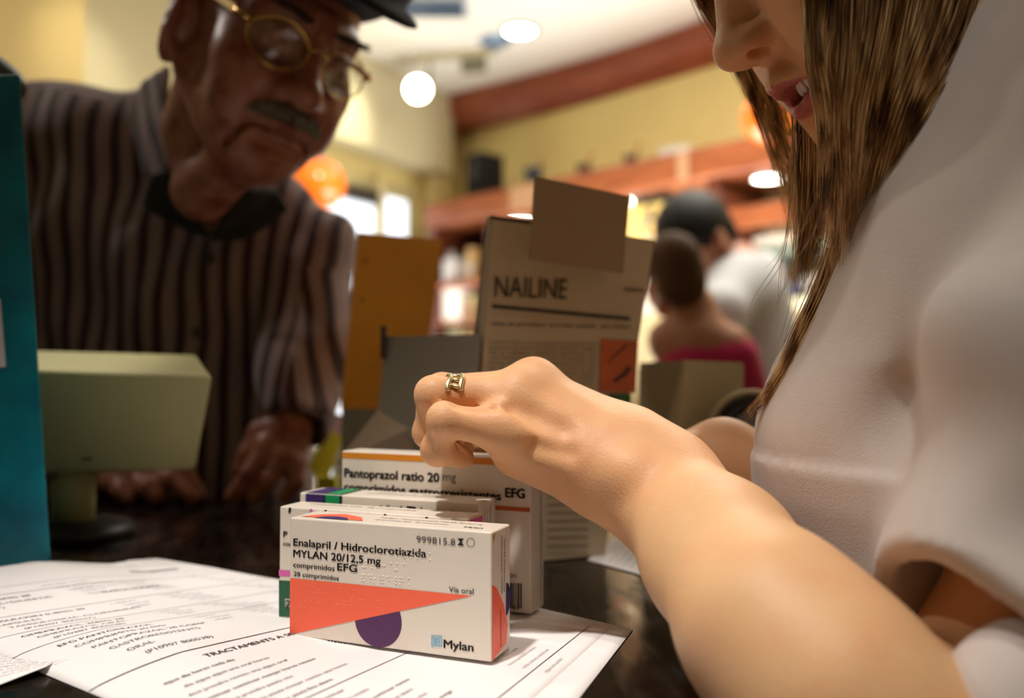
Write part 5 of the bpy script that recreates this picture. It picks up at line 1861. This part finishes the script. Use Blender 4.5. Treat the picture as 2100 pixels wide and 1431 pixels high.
while x < 1072:
    w_ = rng.choice([1.2, 1.8, 2.8])
    bars.append(f.poly([(x, 1195 + (x - 1048) * .04), (x, 1247), (x + w_, 1247), (x + w_, 1195 + (x - 1048) * .04)], .0003))
    x += w_ + rng.choice([1.2, 2.0, 2.6])
B4.prints(bars, BLK, 'barcode')
B4.prints([vtext(B4.right, 'Pantoprazol ratio 20 mg comprimidos gastrorresistentes EFG  ratiopharm', .0155, .006, .085, .0016), vtext(B4.right, 'LOT 65 83  CAD 08 14', .0175, .02, .05, .0012)], GREYP, 'lettering')

# ------------------------------------------------------------------ teal box standing at the left
TEAL, nt, b = new_mat('teal board')
N, L = nt.nodes, nt.links
tcn = N.new('ShaderNodeTexCoord'); tn = N.new('ShaderNodeTexNoise'); tn.inputs['Scale'].default_value = 22; tn.inputs['Detail'].default_value = 6
rr = N.new('ShaderNodeValToRGB'); e = rr.color_ramp.elements
e[0].position, e[0].color = .35, srgb(0, 92, 112); e[1].position, e[1].color = .68, srgb(0, 134, 150)
L.new(tcn.outputs['Object'], tn.inputs['Vector']); L.new(tn.outputs['Fac'], rr.inputs['Fac']); L.new(rr.outputs['Color'], b.inputs['Base Color'])
b.inputs['Roughness'].default_value = .45
br = G(107, 1182); tr = P(41, 152, .592)
ez = tr - br
ex = np.array([.25, -.02, 0])
t = empty('teal_display_box', br - ex / 2, 'tall teal cardboard box standing upright at the left edge of the counter', 'box')
obox('carton', br - ex + (0, 0, .0006), ex, (-.035, .05, 0), ez, TEAL, t, .002)
tf_ = Face(br - ex, ex, ez)
lp = [(-20, 612), (2, 612), (13, 752), (-20, 754)]
v, q = tf_.poly([tf_.uv(*p) for p in lp], .0005, True)
mesh_np('label_sticker', v, q, mat('white sticker', (222, 220, 224), .6), t, smooth=False)
# green-grey bundle lying on the box behind
c = P(2, 122, .64)
t2 = empty('bottle', br - ex / 2 + ez + (0, .02, 0), 'dark green rounded flask lying on top of the teal box', 'bottle')
f_ = F(c - .07, c + .07, .004); f_.add(f_.ell(c + (-.004, 0, -.002), (.016, .034, .014), rot('Y', 40))); f_.add(f_.ell(c + (-.02, 0, .012), (.016, .03, .012), rot('Y', 30)), .01)
v, q = f_.mesh(1); v[:, 2] += (tr[2] + .001) - v[:, 2].min()
mesh_np('flask', v, q, mat('dark green flask', (60, 76, 66), .25), t2)

# ------------------------------------------------------------------ customer display on a pole
BEIGE = mat('aged beige plastic', (188, 180, 128), .5, noise=.02, nscale=30, bump=.05, bscale=900)


def hexa(name, pts, m, parent, bevel=.003, seg=3):
    bm = bmesh.new()
    vs = [bm.verts.new(V(p)) for p in pts]
    for f_ in BOXF: bm.faces.new([vs[i] for i in f_])
    bmesh.ops.recalc_face_normals(bm, faces=bm.faces)
    if bevel: bmesh.ops.bevel(bm, geom=bm.edges[:], offset=bevel, segments=seg, profile=.5, affect='EDGES')
    me = bpy.data.meshes.new(name); bm.to_mesh(me); bm.free()
    o = add_obj(name, me, m, parent)
    if bevel:
        me.polygons.foreach_set('use_smooth', [True] * len(me.polygons))
        md = o.modifiers.new('wn', 'WEIGHTED_NORMAL'); md.keep_sharp = True
    return o


pb = G(150, 1098)
t = empty('customer_display', pb, 'beige customer display head on a pole in front of the old man', 'display')
hexa('display_head', [P(20, 972, .715), P(401, 962, .690), P(30, 975, .775), P(390, 962, .755), P(20, 757, .680), P(437, 772, .660), P(30, 716, .760), P(404, 726, .740)], BEIGE, t, .004)
pole = lathe([(0, .012), (.0165, .012), (.0165, .075), (.0145, .080), (.0145, .10), (0, .10)], 24)
ph = P(146, 968, .735)[2] - TOP
v, q = lathe([(0, .010), (.0172, .010), (.0172, ph + .006), (0, ph + .006)], 24); mesh_np('pole', v + pb, q, BEIGE, t)
v, q = lathe([(0, 0), (.048, 0), (.050, .004), (.046, .010), (.018, .014), (0, .014)], 32); mesh_np('base', v + pb, q, mat('dark display base', (40, 36, 30), .5), t)
lf = Face(P(20, 972, .715), P(401, 962, .690) - P(20, 972, .715), P(20, 757, .680) - P(20, 972, .715))
v, q = lf.poly([(168, 936), (190, 936), (190, 944), (168, 944)], .0004); mesh_np('badge', v, q, mat('faint badge', (120, 114, 80), .5), t, smooth=False)

# ------------------------------------------------------------------ cardboard counter display
CARD = mat('grey beige card', (194, 178, 148), .55, noise=.02, nscale=30)
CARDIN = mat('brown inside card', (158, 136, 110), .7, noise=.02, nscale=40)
CARDK = mat('dark card edge', (64, 54, 46), .7)
PRB = mat('dark brown print', (58, 46, 40), .6)
NBL, NBR, NTR, NTL = P(962, 1164, .6115), P(1240, 1140, .653), P(1342, 492, .662), P(1006, 441, .615)
NBL[2] = NBR[2] = TOP + .001
_n = np.cross(NBR - NBL, NTL - NBL); _r = ray(1342, 492); NTR = CAMP + _r * (((NBL - CAMP) @ _n) / (_r @ _n))
cen = (NBL + NBR) / 2
nd = empty('counter_display', cen, 'open grey-beige cardboard counter display with a raised lid flap behind the hand', 'cardboard display')


def panel(name, TL, TR, BR, BL, m, parent, th=.0012):
    TL, TR, BR, BL = (np.asarray(q, float) for q in (TL, TR, BR, BL))
    n = unit(np.cross(BR - BL, TL - BL)) * th
    return hexa(name, [BL - n, BR - n, BL, BR, TL - n, TR - n, TL, TR], m, parent, 0)


panel('front_panel', NTL, NTR, NBR, NBL, CARD, nd)
lerp = lambda a, b_, t_: a + (b_ - a) * t_
back = np.array([-.030, .085, 0.0])
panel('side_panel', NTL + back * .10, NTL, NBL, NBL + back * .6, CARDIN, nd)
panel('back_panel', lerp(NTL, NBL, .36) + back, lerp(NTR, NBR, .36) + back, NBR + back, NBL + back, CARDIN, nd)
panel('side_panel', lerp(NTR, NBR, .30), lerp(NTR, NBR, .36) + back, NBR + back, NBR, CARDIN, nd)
qn = Face(NBL, NBR - NBL, NTL - NBL)
# dark slot along the top left edge
v, q = qn.poly([(1005, 442), (1008, 449), (1089, 460), (1089, 451)], .0004); mesh_np('edge', v, q, CARDK, nd, smooth=False)
# raised flap
fl_ = [P(1097, 361, .598), P(1292, 402, .632), P(1278, 562, .640), P(1086, 532, .606)]
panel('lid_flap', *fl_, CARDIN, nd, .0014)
# tray wing at the left
wg = panel('tray_wing', P(790, 690, .690), P(986, 686, .6125), P(962, 1010, .606), P(776, 838, .684), mat('grey card', (128, 118, 104), .3, noise=.03, nscale=20), nd)
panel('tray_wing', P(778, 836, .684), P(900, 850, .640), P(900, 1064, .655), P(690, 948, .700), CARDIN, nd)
obox('tab', P(780, 735, .686), (.0045, 0, 0), (0, .003, 0), P(781, 668, .686) - P(780, 735, .686), CARDK, nd)
gw = Face(P(690, 948, .700), P(900, 1064, .655) - P(690, 948, .700), P(778, 836, .684) - P(690, 948, .700))
v, q = gw.text('NAI', (806, 886), (868, 888), 22, .0); mesh_np('lettering', v, q, PRB, nd, smooth=False)
v, q = gw.poly([(806, 902), (806, 911), (880, 912), (880, 903)], .0004); mesh_np('printed_bar', v, q, PRB, nd, smooth=False)
# print on the front
g_ = [qn.text('NAILINE', (1012, 608), (1160, 619), 43, .006, level=True, off=.0015)]
bl = lambda a, b_, h: qn.poly([a, (a[0], a[1] + h), (b_[0], b_[1] + h), b_], .0015)
v, q = bl((1008, 624), (1290, 650), 7.5); mesh_np('printed_bar', v, q, PRB, nd, smooth=False)
v, q = join_np(g_); mesh_np('lettering', v, q, mat('grey brown print', (92, 78, 64), .6), nd, smooth=False)
g_ = []
g_.append(qn.text('uñas de porcelana  pro mes cuidado  alta calidad', (1008, 667), (1288, 690), 8, .01, off=.0015))
v, q = join_np(g_); mesh_np('lettering', v, q, PRB, nd, smooth=False)
g_ = []
g_.append(qn.text('Naline', (1280, 597), (1318, 601), 9, .02, off=.0015))
v, q = join_np(g_); mesh_np('lettering', v, q, PRB, nd, smooth=False)
rng = np.random.default_rng(8)
g_ = []
ww = 'aplicar sobre la base limpia una capa fina dejar secar y repetir con el pincel hasta cubrir toda la superficie lima brillo protector'.split()
for k in range(13):
    y = 704 + 10.5 * k
    g_.append(qn.text(' '.join(rng.choice(ww) for _ in range(6)), (1003 - k * .6, y), (1222 - k * .8, y + 20 - k), 5.6, .006, off=.0015))
for k in range(8):
    y = 1000 + 17 * k
    g_.append(bl((1120, y), (1205, y - 2), 3))
v, q = join_np(g_); mesh_np('small_print', v, q, mat('faint brown print', (116, 102, 84), .6), nd, smooth=False)
v, q = qn.poly([(1231, 694), (1228, 802), (1301, 806), (1307, 699)], .0016); mesh_np('picture_print', v, q, mat('orange picture print', (196, 92, 34), .4, noise=.15, nscale=40), nd, smooth=False)
st = []
for pts, w_ in (([(1284, 706), (1270, 718), (1252, 735), (1246, 745)], 2.2), ([(1288, 752), (1280, 766), (1264, 776), (1256, 782)], 5.5)):
    for i in range(len(pts) - 1):
        a_, b_ = np.array(pts[i], float), np.array(pts[i + 1], float)
        nrm = unit(np.array([-(b_ - a_)[1], (b_ - a_)[0]])) * w_ * (1 - .15 * i)
        st.append(qn.poly([tuple(a_ - nrm), tuple(b_ - nrm * .8), tuple(b_ + nrm * .8), tuple(a_ + nrm)], .0020))
v, q = join_np(st); mesh_np('picture_print', v, q, PRB, nd, smooth=False)
v, q = qn.poly([(1246, 807), (1244, 838), (1290, 840), (1292, 809)], .0016); mesh_np('green_label', v, q, mat('green label', (30, 96, 44), .5), nd, smooth=False)
v, q = qn.text('100', (1258, 826), (1278, 827), 8, .02, off=.0018); mesh_np('lettering', v, q, mat('pale green print', (130, 180, 120), .5), nd, smooth=False)

# ------------------------------------------------------------------ orange card stand behind
ORC = mat('orange card', (255, 172, 52), .5, noise=.10, nscale=16)
oc = empty('leaflet_stand', np.append(P(780, 900, .93)[:2], TOP), 'orange card stand behind the grey cardboard display, left of its wing', 'leaflet stand')
cTL, cTR, cBR, cBL = P(735, 476, .86), P(908, 491, .90), P(860, 842, .90), P(699, 838, .86)
panel('back_card', cTL, cTR, cBR, cBL, ORC, oc, .0015)
g2 = Face(cBL, cBR - cBL, cTL - cBL)
bl_ = []
for (x, y, w_, h_) in ((751, 535, 9, 14), (795, 540, 9, 24), (812, 545, 7, 18), (835, 560, 9, 18), (745, 615, 10, 16), (748, 672, 8, 14), (870, 566, 7, 12), (790, 590, 10, 6)):
    a_ = np.linspace(0, 2 * math.pi, 18, False)
    bl_.append(g2.poly([(x + w_ * .6 * math.cos(t_), y + h_ * .5 * math.sin(t_)) for t_ in a_], .0004))
v, q = join_np(bl_); mesh_np('olive_print', v, q, mat('olive print', (176, 116, 28), .6), oc, smooth=False)
fz = TOP + .001
pA, pB = np.append(cBL[:2], fz), np.append(cBR[:2], fz)
hexa('stand_foot', [pA + (0, -.002, 0), pB + (0, -.002, 0), pA + (0, .05, 0), pB + (0, .05, 0), cBL + (0, .002, .003), cBR + (0, .002, .003), cBL + (0, .05, .003), cBR + (0, .05, .003)], mat('clear grey stand', (150, 150, 140), .3), oc, .002)
# leaflets on the counter by the man's hand
for pts, m_, lab in (([(632, 955), (676, 878), (702, 895), (668, 1000)], mat('yellow leaflet', (250, 240, 70), .5), 'yellow-green leaflet propped beside the old man\'s hand'),
                     ([(664, 884), (688, 846), (742, 868), (700, 905)], mat('lilac leaflet', (236, 206, 222), .5), 'lilac leaflet behind the yellow one'),
                     ([(690, 900), (735, 872), (742, 990), (678, 1000)], mat('white blue leaflet', (226, 226, 240), .5), 'white-blue leaflet between the yellow one and the boxes')):
    i = ['y', 'l', 'w'].index(lab[0]) if lab[0] in 'ylw' else 0
    dd = (.98, 1.02, 1.005)[i]
    pp = [P(x, y, dd + .0010 * (900 - y) * .5) for x, y in pts]
    cz = min(p[2] for p in pp)
    low = np.argmin([p[2] for p in pp])
    t = empty('leaflet', np.append(pp[low][:2], TOP), lab, 'leaflet', 'leaflets by the stand')
    panel('sheet', pp[1], pp[2], pp[3], pp[0], m_, t, .002)
    if cz > TOP + .004:
        e0 = pp[low].copy()
        obox('prop', np.array([e0[0] - .01, e0[1] + .003, TOP + .001]), (.02, 0, 0), (0, .012, 0), (0, 0, cz - TOP + .01), m_, t)
v, q = disc(P(668, 928, .965), CAMP - P(668, 928, .965), .0085, 20, .0015)

# ------------------------------------------------------------------ open beige carton and tape roll at the right
ob_ = empty('carton', np.append(P(1400, 850, .76)[:2], TOP), 'open beige carton on the counter right of the orange picture', 'carton')
BEC = mat('beige board', (206, 190, 150), .6, noise=.02, nscale=30)
z0 = TOP + .001
A_, B_, C_ = P(1312, 744, .80), P(1402, 738, .72), P(1522, 744, .78)
A0, B0, C0 = np.append(A_[:2] * .985, z0), np.append(P(1352, 738, .72)[:2], z0), np.append(C_[:2], z0)
panel('side_panel', A_, B_, B0, A0, mat('beige board shaded side', (150, 132, 100), .7), ob_)  # shade of this side put into a darker copy of the board colour
panel('front_panel', B_, C_, C0, B0, BEC, ob_)
bk = A_ + C_ - B_; bk[2] = A_[2] - .012; bk0 = np.append(bk[:2], z0)
panel('back_panel', A_ - (0, 0, .006), bk, bk0, A0, BEC, ob_)
panel('side_panel', bk, C_, C0, bk0, BEC, ob_)
c = P(1543, 888, .70)
t = empty('tape_dispenser', np.append(c[:2], TOP), 'black tape roll in a dispenser half hidden behind the coat', 'tape dispenser')
n = unit(CAMP - c)
R = np.array(Vector((0, 0, 1)).rotation_difference(Vector(n)).to_matrix())
v, q = lathe([(.018, -.012), (.030, -.012), (.0305, 0), (.030, .012), (.018, .012), (.018, -.012)], 40); mesh_np('tape_roll', v @ R.T + c, q, mat('black tape', (24, 20, 18), .3), t)
v, q = lathe([(0, .008), (.0165, .008), (.0175, .013), (.0165, -.012), (0, -.012)], 32); mesh_np('core', v @ R.T + c, q, mat('grey core', (140, 130, 126), .4), t)
pp = [c + R @ np.array([.0335 * math.cos(a_), .0335 * math.sin(a_), .0]) for a_ in np.linspace(.2, 2.6, 20)]
v, q = tube(pp, .0028, 8); mesh_np('cover', v, q, BEC, t)
obox('dispenser_base', np.array([c[0] - .035, c[1] - .012, TOP + .001]), (.09, 0, 0), (0, .032, 0), (0, 0, c[2] - TOP - .026), mat('black plastic', (26, 24, 24), .4), t, .004)
